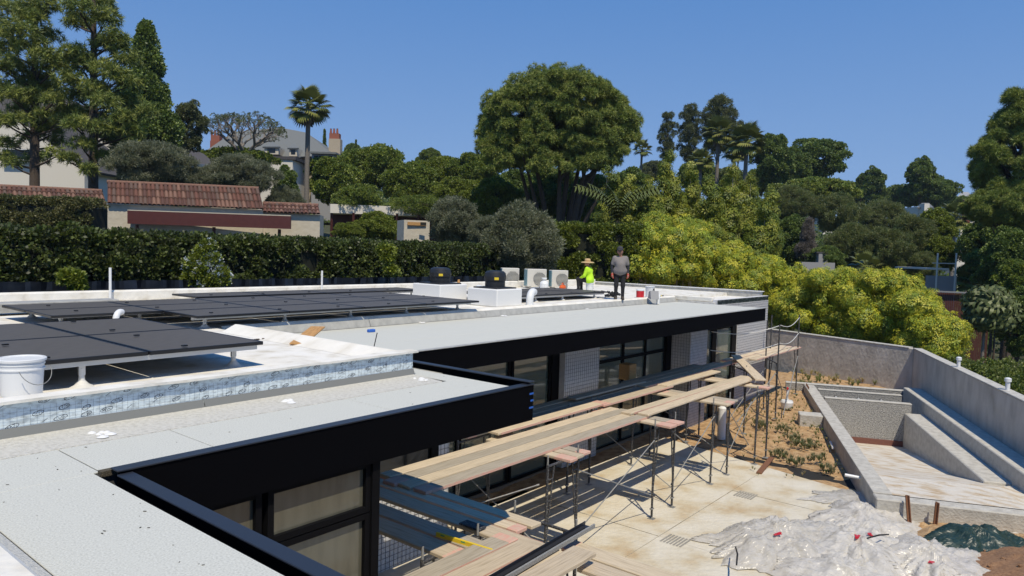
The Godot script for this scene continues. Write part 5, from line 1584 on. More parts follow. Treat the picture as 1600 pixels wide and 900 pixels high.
func slab(t: Node3D, nm: String, a: Vector3, b: Vector3, y0: float, y1: float, depth: float, mat: Material) -> MeshInstance3D:   # upright wall from a to b, thickness away from the camera
	var d := Vector3(b.x - a.x, 0, b.z - a.z)
	var ux := d.normalized()
	var back := Vector3.UP.cross(ux)
	if back.dot(a + t.position - EYE) < 0: back = -back
	return part(t, nm, boxmesh(Vector3(d.length(), y1 - y0, depth)), mat, Vector3((a.x + b.x) / 2, (y0 + y1) / 2, (a.z + b.z) / 2) + back * depth / 2, Basis(ux, Vector3.UP, ux.cross(Vector3.UP)))
func wallwin(t: Node3D, a: Vector3, b: Vector3, y0: float, y1: float) -> void:   # framed window standing 4 cm proud of a wall
	var w := slab(t, "window", a, b, y0, y1, 0.06, M.whitepaint)
	var l := Vector2(b.x - a.x, b.z - a.z).length()
	part(w, "pane", boxmesh(Vector3(l - 0.16, y1 - y0 - 0.16, 0.07)), M.glassdark)
func poly_roof(t: Node3D, nm: String, pts: Array, mat: Material, thick := 0.2) -> void:
	var g := G.new()
	var nn: Vector3 = (pts[1] - pts[0]).cross(pts[2] - pts[0]).normalized()
	if nn.y < 0: nn = -nn
	for i in range(1, pts.size() - 1):
		g.tri(pts[0], pts[i], pts[i + 1], nn, nn, nn)
		g.tri(pts[0] - nn * thick, pts[i] - nn * thick, pts[i + 1] - nn * thick, -nn, -nn, -nn)
	for i in pts.size():
		var a: Vector3 = pts[i]
		var b: Vector3 = pts[(i + 1) % pts.size()]
		g.face(a, b, b - nn * thick, a - nn * thick, (a + b) / 2 - (pts[0] + pts[1] + pts[2]) / 3.0)
	part(t, nm, g.mesh(), mat)
func neighbours() -> void:
	# garden building with clay tile roofs, in three lengths
	var w := thing("tiled_garden_building", "long cream garden building with clay barrel tile roofs", "building", at(250, 345, 38) * Vector3(1, 0, 1))
	var off := w.position
	for s in [[-60, 166, 312, 290, 34.5, 36.5, "creamstone"], [168, 411, 318, 286, 36.5, 38.0, "cream"], [411, 500, 332, 319, 38.2, 38.6, "cream"]]:
		var a := at(s[0], s[2], s[4])
		var b := at(s[1], s[2] + (4 if s[0] == 168 else 3), s[5])
		b.y = a.y if s[0] != 168 else a.y
		slab(w, "wall", a - off, b - off, -off.y + 3.0, a.y - 0.02, 1.6, M[s[6]])
		var fw := (a - EYE) * Vector3(1, 0, 1)
		var rise: Vector3 = fw.normalized() * 1.5 + Vector3(0, (at(s[0], s[3], s[4] + 1.5).y - a.y), 0)
		var out := fw.normalized() * -0.22
		tiles(w, a - off + out, b - off + out, rise, 0.21)
	var be := thing("steel_canopy", "dark red steel canopy beam in front of the tiled building", "canopy", Vector3.ZERO)
	var ba := at(199, 329, 36.2)
	var bb := at(494, 346, 37.6)
	bb.y = ba.y - 0.05
	slab(be, "beam", ba, bb.lerp(ba, 0.14), ba.y - 0.66, ba.y, 0.25, M.redsteel)
	slab(be, "top_trim", ba, bb.lerp(ba, 0.14), ba.y + 0.005, ba.y + 0.05, 0.3, M.cream)
	for f in [0.05, 0.45, 0.8]:
		var p := ba.lerp(bb, f)
		part(be, "post", boxmesh(Vector3(0.12, ba.y - 0.7 - 2.5, 0.12)), M.redsteel, Vector3(p.x, (ba.y - 0.7 + 2.5) / 2, p.z) + (p - EYE).normalized() * 0.3)
	# white gabled house behind the pines
	var h := thing("gabled_house", "white house with dark shingle gables behind the pines", "house", at(60, 290, 58) * Vector3(1, 0, 1))
	off = h.position
	var gy := 6.0
	var A := at(-70, 262, 54)
	var B := at(24, 183, 54)
	var C2 := at(132, 262, 54)
	var g := G.new()
	var ex := ((C2 - A) * Vector3(1, 0, 1)).normalized()
	var wd := ((C2 - A) * Vector3(1, 0, 1)).length()
	var dp := ex.cross(Vector3.UP).normalized()
	if dp.dot(A - EYE) < 0: dp = -dp
	g.prism(PackedVector2Array([Vector2(0, gy), Vector2(wd, gy), Vector2(wd, C2.y), Vector2((B - A).dot(ex), B.y), Vector2(0, A.y)]), Vector3(A.x, 0, A.z) - off, ex, Vector3.UP, dp * 9.0)
	part(h, "wall", g.mesh(), M.farwhite)
	var lip := -dp * 0.5
	var al := A - ex * 0.6 - Vector3(0, 0.5, 0)
	var cl := C2 + ex * 0.6 - Vector3(0, 0.5, 0)
	var up := Vector3(0, 0.28, 0)
	B = A + ex * (B - A).dot(ex) + Vector3(0, B.y - A.y, 0)
	poly_roof(h, "roof", [al + up - off + lip * 0, B + up - off, B + up - off + dp * 9.5, al + up - off + dp * 9.5], M.shingle)
	poly_roof(h, "roof", [cl + up - off, B + up - off, B + up - off + dp * 9.5, cl + up - off + dp * 9.5], M.shingle)
	var r0 := at(30, 128, 64)
	var r1 := at(345, 252, 72)
	slab(h, "wall", at(-80, 260, 63.5) - off, at(250, 260, 68) - off, gy, at(60, 205, 63.5).y, 6.0, M.farwhite)
	poly_roof(h, "roof", [at(-80, 210, 62) - off, at(250, 262, 67) - off, at(215, 200, 71) - off, at(60, 135, 67) - off, at(-80, 120, 66) - off], M.shingle)
	poly_roof(h, "roof", [at(250, 262, 67) - off, at(350, 268, 70) - off, at(318, 240, 74) - off, at(215, 200, 71) - off], M.shingle)
	slab(h, "gutter", at(225, 250, 66.4) - off, at(346, 266, 69.5) - off, at(300, 262, 69).y - 0.1, at(300, 257, 69).y, 0.3, M.whitepaint)
	wallwin(h, at(2, 252, 53.5) - off, at(50, 252, 53.5) - off, at(20, 250, 53.5).y, at(20, 232, 53.5).y)
	# slate-roofed mansion on the hill
	var m := thing("slate_mansion", "large hilltop house with grey slate roof, dormers and brick chimneys", "house", at(440, 285, 95) * Vector3(1, 0, 1))
	off = m.position
	var k := 95.0
	slab(m, "wall", at(330, 270, k) - off, at(528, 270, k) - off, 8.0, at(430, 243, k).y, 9.0, M.creamstone)
	slab(m, "wall", at(403, 280, k - 6) - off, at(457, 280, k - 6) - off, 7.0, at(430, 249, k - 6).y, 5.8, M.farwhite)
	slab(m, "flat_roof", at(401, 249, k - 6.3) - off, at(462, 249, k - 6.3) - off, at(430, 249, k - 6.2).y + 0.01, at(430, 244, k - 6.2).y, 6.4, M.shingle)
	poly_roof(m, "roof", [at(395, 247, k - 1) - off, at(522, 243, k - 1) - off, at(478, 207, k + 4) - off, at(436, 199, k + 4) - off, at(420, 201, k + 4) - off], M.slate)
	poly_roof(m, "roof", [at(522, 243, k - 1) - off, at(528, 240, k + 9) - off, at(478, 207, k + 5) - off, at(478, 207, k + 4) - off], M.slate)
	poly_roof(m, "roof", [at(318, 238, k - 1) - off, at(398, 247, k - 1) - off, at(420, 201, k + 4) - off, at(365, 206, k + 4) - off], M.slate)
	for q in [[424, 234, 240, 11], [458, 236, 243, 6]]:
		var dw := slab(m, "dormer", at(q[0] - q[3], q[2], k - 2.4) - off, at(q[0] + q[3], q[2], k - 2.4) - off, at(q[0], q[2] + 1, k - 2.4).y, at(q[0], q[1] - 5, k - 2.4).y, 2.5, M.cream)
		part(dw, "pane", boxmesh(Vector3(q[3] * 1.1 * k / FOC, 0.6, 2.56)), M.glassdark)
		poly_roof(m, "dormer_roof", [at(q[0] - q[3] - 3, q[1] - 5, k - 2.7) - off, at(q[0] + q[3] + 3, q[1] - 5, k - 2.7) - off, at(q[0] + 2, q[1] - 13, k + 1) - off], M.slate)
	var gb := slab(m, "gable_wing", at(487, 262, k - 3) - off, at(521, 262, k - 3) - off, 8.0, at(500, 239, k - 3).y, 4.0, M.housegrey)
	for i in 4:
		part(gb, "window", boxmesh(Vector3(0.48, 1.15, 0.1)), M.glassdark, Vector3(-0.85 + i * 0.62, gb.mesh.get_aabb().size.y / 2 - 0.95, 2.02 if gb.basis.z.dot(EYE - gb.position - off) > 0 else -2.02))
	slab(m, "eave", at(484, 239, k - 3.5) - off, at(525, 239, k - 3.5) - off, at(500, 240, k - 3.5).y, at(500, 237, k - 3.5).y, 4.6, M.slate)
	for q in [[522, 254, 217, 9, 78.0, "creamstone"], [336, 245, 220, 8, 96.0, "brick"]]:
		var dd: float = k + (2.0 if q[0] == 522 else 3.0)
		slab(m, "chimney", at(q[0] - q[3], q[1], dd) - off, at(q[0] + q[3], q[1], dd) - off, at(q[0], q[1] + 8, dd).y, at(q[0], q[2], dd).y, 1.3, M[q[5]])
		slab(m, "chimney_cap", at(q[0] - q[3] * 0.85, q[2], dd + 0.1) - off, at(q[0] + q[3] * 0.85, q[2], dd + 0.1) - off, at(q[0], q[2], dd).y, at(q[0], q[2] - 9, dd).y, 1.1, M.brick)
		for i in 3:
			var cp := G.new()
			cp.lathe(Vector3.ZERO, [Vector2(0.16, 0), Vector2(0.12, 0.55), Vector2(0.15, 0.6), Vector2(0, 0.6)], 8)
			part(m, "chimney_pot", cp.mesh(), M.brick, at(q[0] - 5 + i * 5, q[2] - 9, dd + 0.6) - off)
	# white modern pavilion with posts, and the small cream box
	var p := thing("white_pavilion", "long white flat-roofed pavilion behind small trees", "building", at(595, 345, 62) * Vector3(1, 0, 1))
	off = p.position
	slab(p, "roof_band", at(516, 331, 62) - off, at(705, 339, 64) - off, at(600, 335, 62).y, at(600, 321, 62).y, 7.0, M.farwhite)
	slab(p, "back_wall", at(516, 345, 65) - off, at(705, 350, 67) - off, 3.0, at(600, 333, 65).y, 0.3, M.redsteel)
	for i in 6:
		var q := at(518 + i * 34, 345, 62.4)
		part(p, "post", boxmesh(Vector3(0.15, 3.2, 0.15)), M.redsteel, Vector3(q.x, at(600, 333, 62).y - 1.62, q.z) - off)
	var cb := thing("cream_outbuilding", "small cream box building with a slot opening above the hedge", "building", at(648, 365, 40) * Vector3(1, 0, 1))
	off = cb.position
	var wl := slab(cb, "wall", at(631, 366, 40) - off, at(671, 366, 40.6) - off, 2.0, at(650, 344, 40).y, 1.5, M.cream)
	slab(cb, "slot_opening", at(637, 352, 39.93) - off, at(666, 352, 40.4) - off, at(650, 352, 40).y, at(650, 347, 40).y, 0.05, M.plywood)
	slab(cb, "slot_shadow_gap", at(657, 352, 39.9) - off, at(666, 352, 40.0) - off, at(650, 352, 40).y, at(650, 347, 40).y, 0.05, M.gap)
	# grey walls in the valley
	var gw := thing("grey_garden_wall", "dull grey rendered wall with a square pier beyond the bamboo", "wall", Vector3.ZERO)
	slab(gw, "wall", at(1252, 425, 52), at(1304, 425, 52), 0.0, at(1280, 410, 52).y, 0.4, M.housegrey)
	slab(gw, "pier", at(1278, 425, 54), at(1292, 425, 54), 0.0, at(1285, 396, 54).y, 0.6, M.housegrey)
	slab(gw, "pier_cap", at(1276, 396, 53.9), at(1294, 396, 53.9), at(1285, 396, 54).y + 0.01, at(1285, 393.5, 54).y, 0.8, M.shingle)
	# red board fence
	var rf := thing("red_board_fence", "dark red upright board fence right of the bamboo", "fence", Vector3.ZERO)
	var fa := at(1440, 500, 46)
	var fb := at(1545, 505, 44)
	for i in 34:
		var q := fa.lerp(fb, i / 34.0)
		var q2 := fa.lerp(fb, (i + 0.9) / 34.0)
		slab(rf, "board", q, q2, -1.5, at(1480, 457, 45.5).y - 0.01 * (i % 3), 0.03 + 0.012 * (i % 2), M.redboard)
	slab(rf, "top_rail", at(1438, 457, 45.8), at(1546, 457, 43.8), at(1480, 457, 45.5).y + 0.01, at(1480, 454.5, 45.5).y, 0.12, M.housegrey)
	# carport
	var cp2 := thing("open_carport", "small open carport with white flat roof and thin posts", "carport", Vector3.ZERO)
	slab(cp2, "roof", at(1446, 421, 50), at(1483, 421, 50), at(1460, 421.5, 50).y, at(1460, 418.5, 50).y, 4.0, M.farwhite)
	slab(cp2, "parapet", at(1450, 436, 50), at(1495, 436, 50), -1.0, at(1470, 431, 50).y, 0.3, M.housegrey)
	for u in [1464, 1493]:
		var q := at(u, 420, 49.8)
		part(cp2, "post", boxmesh(Vector3(0.10, 4.2, 0.10)), M.farwhite, Vector3(q.x, q.y - 1.0, q.z))
	slab(cp2, "lamp_arm", at(1458, 411, 49.8), at(1495, 411, 49.8), at(1470, 412, 49.8).y, at(1470, 410.5, 49.8).y, 0.12, M.farwhite)
	# houses far down the valley
	var i2 := 0
	for q in [[1446, 333, 1424, 323, 11, 118.0, "farwhite", "distant white house with a tall white chimney block"], [1519, 326, 1500, 322, 22, 122.0, "housegrey", "distant low house with grey roof and red brick chimney"], [1508, 309, 1500, 306, 10, 700.0, "farwhite", "tiny white house on the farthest ridge"], [1296, 325, 1290, 322, 8, 230.0, "farwhite", "distant white house among trees in the middle of the valley"], [1376, 330, 1370, 322, 10, 240.0, "housegrey", "distant grey-roofed house half hidden by trees"]]:
		var hs := thing("distant_house", q[7], "house", at(q[0], q[1], q[5]) * Vector3(1, 0, 1), 0, "houses far down the valley")
		off = hs.position
		var top := at(q[0], q[3], q[5]).y
		slab(hs, "wall", at(q[0] - q[4], q[1], q[5]) - off, at(q[0] + q[4], q[1], q[5]) - off, land(at(q[0], q[1], q[5])) - 2.0, top, 8.0, M.farwhite)
		poly_roof(hs, "roof", [at(q[0] - q[4] - 2, q[3] + 1, q[5] - 1) - off, at(q[0] + q[4] + 2, q[3] + 1, q[5] - 1) - off, at(q[0] + q[4] * 0.5, q[3] - 6, q[5] + 5) - off, at(q[0] - q[4] * 0.5, q[3] - 6, q[5] + 5) - off], M.housegrey if i2 != 0 else M.slate)
		for s in [-0.5, 0.1, 0.6]:
			wallwin(hs, at(q[0] + q[4] * s - 1.4, q[1], q[5] - 0.3) - off, at(q[0] + q[4] * s + 1.4, q[1], q[5] - 0.3) - off, top - 2.2, top - 0.7)
		if i2 == 0: slab(hs, "chimney", at(1444, 330, q[5] - 2) - off, at(1452, 330, q[5] - 2) - off, top - 4, at(1446, 318, q[5] - 2).y, 1.5, M.farwhite)
		if i2 == 1: slab(hs, "chimney", at(1511, 324, q[5] - 2) - off, at(1517, 324, q[5] - 2) - off, top - 4, at(1514, 311, q[5] - 2).y, 1.2, M.brick)
		i2 += 1

# ------------------------------------------------------------------ trees
func trees() -> void:
	pine("tall long-needled pine at the far left edge", 53, 290, 45, [[10, 10, 26], [45, 18, 26], [75, 8, 18], [-8, 45, 24], [30, 50, 26], [52, 30, 22], [10, 75, 26], [48, 72, 24], [76, 55, 20], [70, 90, 22], [25, 105, 26], [0, 100, 24], [-10, 135, 24], [38, 130, 24], [65, 122, 22], [85, 105, 22], [20, 150, 22], [50, 152, 22], [80, 140, 20], [35, 172, 20], [65, 195, 19], [85, 155, 18], [0, 245, 16], [58, 248, 20], [20, 255, 14], [30, 185, 16], [88, 240, 14], [10, 190, 18], [45, 215, 18], [80, 205, 18], [75, 180, 18], [100, 190, 16], [15, 225, 15], [92, 222, 15]])
	pine("tall long-needled pine right of the leftmost pine", 145, 292, 44, [[125, 12, 22], [160, 8, 20], [120, 35, 20], [165, 30, 22], [140, 2, 18], [180, 60, 20], [120, 85, 22], [100, 95, 20], [160, 70, 20], [190, 75, 20], [200, 95, 18], [130, 105, 22], [110, 125, 22], [170, 108, 22], [185, 120, 20], [150, 140, 22], [200, 130, 18], [120, 150, 20], [165, 160, 20], [195, 155, 18], [175, 185, 18], [212, 165, 18], [120, 195, 18], [148, 150, 16], [172, 215, 16], [180, 200, 15], [165, 245, 14], [185, 230, 14], [140, 265, 12], [230, 175, 14], [108, 175, 18], [135, 180, 18], [128, 225, 16], [110, 250, 14], [155, 200, 17], [195, 185, 17], [210, 205, 15], [200, 225, 14]])
	tree("dark_conifer", "dense blackish conifer rising behind the two pines", 228, 128, 62, 112, 205, {"shape": "cone", "k": 46, "cr": 0.42, "n": 5200, "ts": 0.085, "col": DARKC, "kind": "leaf", "inner": 0.45})
	tree("evergreen_tree", "rounded evergreen just right of the blackish conifer", 294, 195, 66, 58, 85, {"k": 18, "n": 1700, "ts": 0.085, "col": EUCC})
	# nearly leafless spreading tree
	bare_tree()
	palm("tall fan palm with brown skirt standing before the slate mansion", 482, 168, 68, 37, 300)
	palm("small distant fan palm right of the umbrella pine", 1003, 234, 120, 17, 262, {"n": 24, "skirt": false})
	palm("fan palm in front of the tall grey-green gum trees", 1123, 208, 82, 28, 290)
	palm("fan palm, rightmost of the three on the ridge", 1167, 222, 78, 32, 305)
	palm("lower fan palm between the two on the ridge", 1148, 238, 84, 22, 290)
	palm("short fan palm low in front of the gum trees", 1095, 252, 80, 22, 275, {"skirt": false})
	palm("fan palm among the trees below the distant grey roof", 1492, 340, 72, 28, 410)
	palm("dry-skirted fan palm above the carport", 1513, 385, 60, 20, 425)
	palm("bushy low palm right of the carport", 1515, 440, 52, 28, 460, {"skirt": false})
	palm("cycad-like palm peeking over the yellow bamboo", 1352, 418, 44, 28, 440, {"skirt": false, "n": 22})
	for a in [[238, 262, 41, 130, 80, "silvery olive tree behind the tiled roof, leftmost"], [372, 275, 43, 125, 62, "silvery olive tree behind the tiled roof, middle"], [318, 285, 42, 70, 46, "small silvery olive between the two behind the tiled roof"], [712, 348, 37, 84, 78, "silvery olive tree right of the cream box building"], [815, 385, 29, 128, 120, "silvery olive tree in front of the umbrella pine"], [445, 322, 44, 60, 60, "olive tree at the end of the tiled building"], [760, 370, 35, 60, 60, "dry grey olive between the two on the right"]]:
		tree("olive_tree", a[5], a[0], a[1], a[2], a[3], a[4], {"kind": "olive", "col": OLIVEC, "n": 5200 if a[3] > 100 else 3000, "ts": 0.10, "k": 30, "cr": 0.36, "group": "olive trees around the tiled building", "bark": "greybark", "up": 0.7})
	tree("dark_shrub", "dark upright shrub below the white wall of the mansion", 447, 290, 46, 42, 62, {"k": 16, "n": 1100, "ts": 0.13, "col": DARKC})
	tree("green_shrub", "bright hedge-like shrub under the leafless tree", 372, 250, 80, 120, 34, {"k": 24, "n": 1900, "ts": 0.22, "col": LIMEC})
	# wooded slope in the middle
	for a in [[520, 282, 70, 86, 74, MIDC, "broad green tree right of the palm trunk"], [585, 262, 82, 110, 64, MIDC, "broad green tree below the small far trees"], [640, 290, 72, 90, 66, MIDC, "round green tree in the middle of the wooded slope"], [690, 275, 80, 96, 56, LIMEC, "light green tree on the wooded slope below the round one"], [745, 268, 78, 90, 52, MIDC, "green tree left of the umbrella pine"], [720, 305, 66, 100, 54, LIMEC, "yellow-green tree lower on the wooded slope"], [775, 315, 60, 80, 70, LIMEC, "yellow-green tree close to the umbrella pine's foot"], [560, 312, 64, 90, 44, MIDC, "low tree behind the white pavilion, left"], [660, 322, 64, 110, 34, MIDC, "low tree behind the white pavilion, right"], [590, 356, 46, 76, 46, LIMEC, "bright green tree in front of the white pavilion"], [545, 362, 44, 50, 28, LIMEC, "small bright bush left of the cream box building"], [672, 248, 150, 40, 28, MIDC, "round tree alone on the skyline"], [590, 245, 160, 36, 26, EUCC, "pale tree on the skyline right of the mansion"], [552, 238, 170, 26, 26, DARKC, "small dark tree right of the mansion's chimney"], [765, 250, 100, 50, 26, LIMEC, "light tree on the skyline beside the umbrella pine"]]:
		tree("broadleaf_tree", a[6], a[0], a[1], a[2], a[3], a[4], {"col": a[5], "n": 2600, "ts": 0.10, "k": 28, "cr": 0.36})
	for a in [[507, 218, 150, 9, 36, "thin dark cypress left of the mansion's stone chimney"], [522, 222, 152, 9, 30, "thin dark cypress behind the mansion's stone chimney"], [556, 232, 165, 8, 30, "thin distant cypress on the skyline"]]:
		tree("cypress_tree", a[5], a[0], a[1], a[2], a[3], a[4], {"shape": "cone", "col": DARKC, "n": 500, "ts": 0.28, "k": 16, "cr": 0.5})
	for a in [[860, 305, 64, 110, 84, "dark tree right behind the umbrella pine's trunks"], [925, 318, 60, 90, 90, "dark tree behind the right limb of the umbrella pine"], [985, 300, 75, 70, 70, "dark tree behind the arching feather palm"], [800, 300, 70, 60, 70, "dark tree behind the left limbs of the umbrella pine"]]:
		tree("shade_tree", a[5], a[0], a[1], a[2], a[3], a[4], {"col": DARKC, "n": 2600, "ts": 0.10, "k": 30, "cr": 0.36})
	# umbrella pine
	umbrella_pine()
	# gum trees and dark conifers on the right-hand ridge
	for a in [[1043, 214, 34, 92, "left-hand thin gum tree on the ridge"], [1078, 210, 44, 100, "second gum tree on the ridge"], [1122, 200, 62, 100, "tallest gum tree on the ridge"], [1155, 222, 36, 66, "right-hand gum tree on the ridge"]]:
		tree("gum_tree", a[4], a[0], a[1], 108, a[2], a[3], {"shape": "column", "col": EUCC, "n": 1500, "ts": 0.12, "k": 18, "cr": 0.36, "kind": "olive", "group": "gum trees on the ridge"})
	for a in [[1207, 252, 112, 62, 84, "dark round tree right of the palms"], [1275, 250, 122, 92, 66, "wide dark tree crown on the ridge"], [1240, 262, 118, 54, 60, "dark tree between the two dark crowns"], [1366, 292, 150, 36, 68, "dark tree with open crown in the middle of the ridge"], [1347, 286, 155, 22, 30, "small dark tree left of the open-crowned one"], [1439, 278, 140, 42, 72, "dark tall-crowned tree standing above the ridge"], [1462, 300, 140, 70, 44, "dark bushy tree right of the tall-crowned one"], [1420, 305, 145, 60, 36, "dark bushy tree left under the tall-crowned one"], [1500, 318, 150, 40, 24, "low dark tree before the distant houses"]]:
		tree("dark_tree", a[5], a[0], a[1], a[2], a[3], a[4], {"col": DARKC, "n": 2400, "ts": 0.10, "k": 30, "cr": 0.33})
	for a in [[1020, 268, 130, 50, 30, EUCC, "grey-green tree low on the ridge left of the gum trees"], [1185, 285, 125, 50, 40, MIDC, "green tree below the ridge palms, on the skyline"], [1335, 306, 160, 60, 34, SCRUB, "scrubby skyline tree right of the wide dark crown"], [1398, 308, 165, 60, 32, DARKC, "dark skyline tree between the two open crowns"], [1480, 320, 165, 70, 26, SCRUB, "scrubby skyline tree left of the distant roof"], [1090, 275, 100, 70, 50, MIDC, "green tree behind the bamboo, below the gum trees"], [1140, 285, 95, 60, 44, SCRUB, "scrubby tree at the feet of the ridge palms"]]:
		tree("skyline_tree", a[6], a[0], a[1], a[2], a[3], a[4], {"col": a[5], "n": 1900, "ts": 0.12, "k": 28, "cr": 0.36})
	tree("flat_topped_tree", "wide flat-topped green tree below the dark crowns", 1270, 300, 98, 140, 44, {"shape": "umbrella", "col": STONEC, "n": 4200, "ts": 0.14, "k": 44, "cr": 0.26})
	for a in [[1235, 320, 80, 90, 56, SCRUB, "scrubby tree under the left end of the flat-topped tree"], [1310, 335, 78, 90, 66, SCRUB, "scrubby tree under the right end of the flat-topped tree"], [1380, 345, 80, 90, 60, SCRUB, "scrubby olive-brown tree below the open-crowned dark tree"], [1240, 375, 60, 60, 76, DARKC, "dark tree left of the pale leafless one"], [1330, 385, 58, 84, 70, SCRUB, "scrubby dark tree right of the pale leafless one"], [1385, 392, 56, 80, 70, SCRUB, "scrubby tree above the palm peeking over the bamboo"], [1425, 375, 62, 70, 80, SCRUB, "scrubby tall tree left of the fresh green ones"], [1460, 360, 64, 60, 66, LIMEC, "fresh green tree below the distant white house"], [1470, 398, 60, 54, 56, LIMEC, "fresh green tree just above the carport"], [1440, 420, 56, 50, 50, SCRUB, "scrubby tree left of the carport"], [1545, 385, 56, 80, 110, DARKC, "tall dark tree right of the valley palm"], [1530, 420, 52, 60, 60, DARKC, "dark tree behind the bushy low palm"], [1180, 340, 70, 60, 60, MIDC, "green tree at the right end of the green bamboo"], [1205, 365, 64, 50, 64, DARKC, "dark tree behind the first yellow bamboo over the wall"], [1290, 405, 55, 60, 40, DARKC, "dark low tree behind the grey wall's pier"]]:
		tree("valley_tree", a[6], a[0], a[1], a[2], a[3], a[4], {"col": a[5], "n": 2600, "ts": 0.09, "k": 30, "cr": 0.34, "kind": "leaf" if a[5] != SCRUB else "olive", "group": "trees in the valley"})
	tree("leafless_tree", "pale grey leafless bush-like tree in the valley", 1262, 372, 56, 44, 66, {"shape": "cone", "col": [[0.20, 0.175, 0.17], [0.26, 0.23, 0.22], [0.15, 0.13, 0.125]], "kind": "olive", "n": 1800, "ts": 0.14, "k": 30, "cr": 0.45, "bark": "greybark", "up": 1.5})
	# conifer at the right edge and the dark growth under it
	tree("tall_conifer", "tall feathery conifer at the right edge", 1590, 258, 47, 128, 250, {"k": 56, "cr": 0.28, "n": 6500, "ts": 0.075, "kind": "needle", "col": STONEC, "low": -0.4})
	tree("tall_conifer", "leaning lower branch mass of the right-edge conifer", 1560, 322, 46, 96, 60, {"k": 26, "cr": 0.3, "n": 3200, "ts": 0.13, "kind": "needle", "col": STONEC})
	for a in [[1585, 400, 44, 80, 80, DARKC, "dark tree under the right-edge conifer"], [1590, 440, 40, 60, 60, MIDC, "green bush at the right edge above the path"], [1592, 505, 38, 50, 120, DARKC, "dark shrubbery at the right edge beside the red fence"], [1560, 430, 46, 60, 60, DARKC, "dark bush left of the right-edge bush"]]:
		tree("edge_tree", a[6], a[0], a[1], a[2], a[3], a[4], {"col": a[5], "n": 2600, "ts": 0.10, "k": 28, "cr": 0.36, "group": "growth at the right edge"})
	var pt := at(1540, 480, 38)
	var t := thing("ponytail_palm", "drooping ponytail palm with bare pale stem beside the red fence", "palm", Vector3(pt.x, land(pt), pt.z))
	var g := G.new()
	g.tube([Vector3(0, -0.5, 0), Vector3(-0.1, 1.5, 0), pt - t.position], [0.12, 0.08, 0.06], 8)
	part(t, "trunk", g.mesh(), M.greybark)
	var bl := []
	for q in [[1545, 475, 24], [1560, 492, 20], [1536, 496, 12]]:
		bl.append([at(q[0], q[1], 38) - t.position, Vector3(q[2], q[2] * 0.6, q[2]) * 38 / FOC])
	foliage(t, "crown", bl, 900, "droop", 0.5, 0.9, [[0.11, 0.14, 0.045], [0.15, 0.18, 0.06]], 0.2)
	bamboo()
	# woods too far to tell apart
	var far := []
	var fc := Vector3(0.7782, 0, -0.6280)
	var rc := Vector3(0.6280, 0, 0.7782)
	for i in 2600:
		var d := 55.0 + pow(rng.randf(), 1.6) * 620.0
		var p := fc * d + rc * d * rnd(-0.8, 0.85)
		p.y = land(p)
		var tt := p.dot(rc) / d
		if d < 75 and tt > -0.25 and tt < 0.3: continue
		var s := rnd(1.3, 2.9) + d * 0.006
		if tt < -0.2 and d < 110: s *= 0.5
		far.append([p + Vector3(0, s * 0.35, 0), Vector3(s, s * 0.8, s)])
	var holder := foliage(self, "far_woodland", far, 70000, "leaf", 0.5, 1.3, [DARKC[1], DARKC[2], MIDC[0], MIDC[1], SCRUB[0], SCRUB[2]], 0.4)
	holder.set_meta("kind", "stuff")
func bare_tree() -> void:
	var d := 78.0
	var root := at(382, 262, d)
	var t := thing("bare_tree", "nearly leafless tree with a dome of crooked branches before the mansion", "tree", Vector3(root.x, land(root), root.z))
	var g := G.new()
	var tips := []
	var start := at(382, 245, d) - t.position
	g.tube([Vector3.ZERO, start], [0.4, 0.3], 8)
	var front := [[start, Vector3.UP, 0.24, 0]]
	while front.size():
		var f: Array = front.pop_back()
		var lv: int = f[3]
		var n := 5 if lv == 0 else (3 if lv < 3 else 2)
		for i in n:
			var an := TAU * (i + rnd(-0.2, 0.2)) / n + lv * 1.1
			var spread := 0.95 if lv == 0 else 0.75
			var dir: Vector3 = (f[1] + Vector3(cos(an) * spread, rnd(-0.15, 0.35), sin(an) * spread)).normalized()
			var l: float = [1.9, 1.4, 1.0, 0.75, 0.5][lv] * rnd(0.8, 1.2)
			var e: Vector3 = f[0] + dir * l
			g.tube([f[0], f[0].lerp(e, 0.5) + Vector3(rnd(-0.1, 0.1), rnd(-0.05, 0.12), rnd(-0.1, 0.1)), e], [f[2], f[2] * 0.8, f[2] * 0.62], 5, false)
			if lv < 4: front.append([e, dir, f[2] * 0.6, lv + 1])
			else: tips.append([e, Vector3.ONE * 0.25])
	part(t, "branches", g.mesh(), M.greybark)
	foliage(t, "sparse_leaves", tips, 900, "leaf", 0.12, 0.3, EUCC, 0.3)
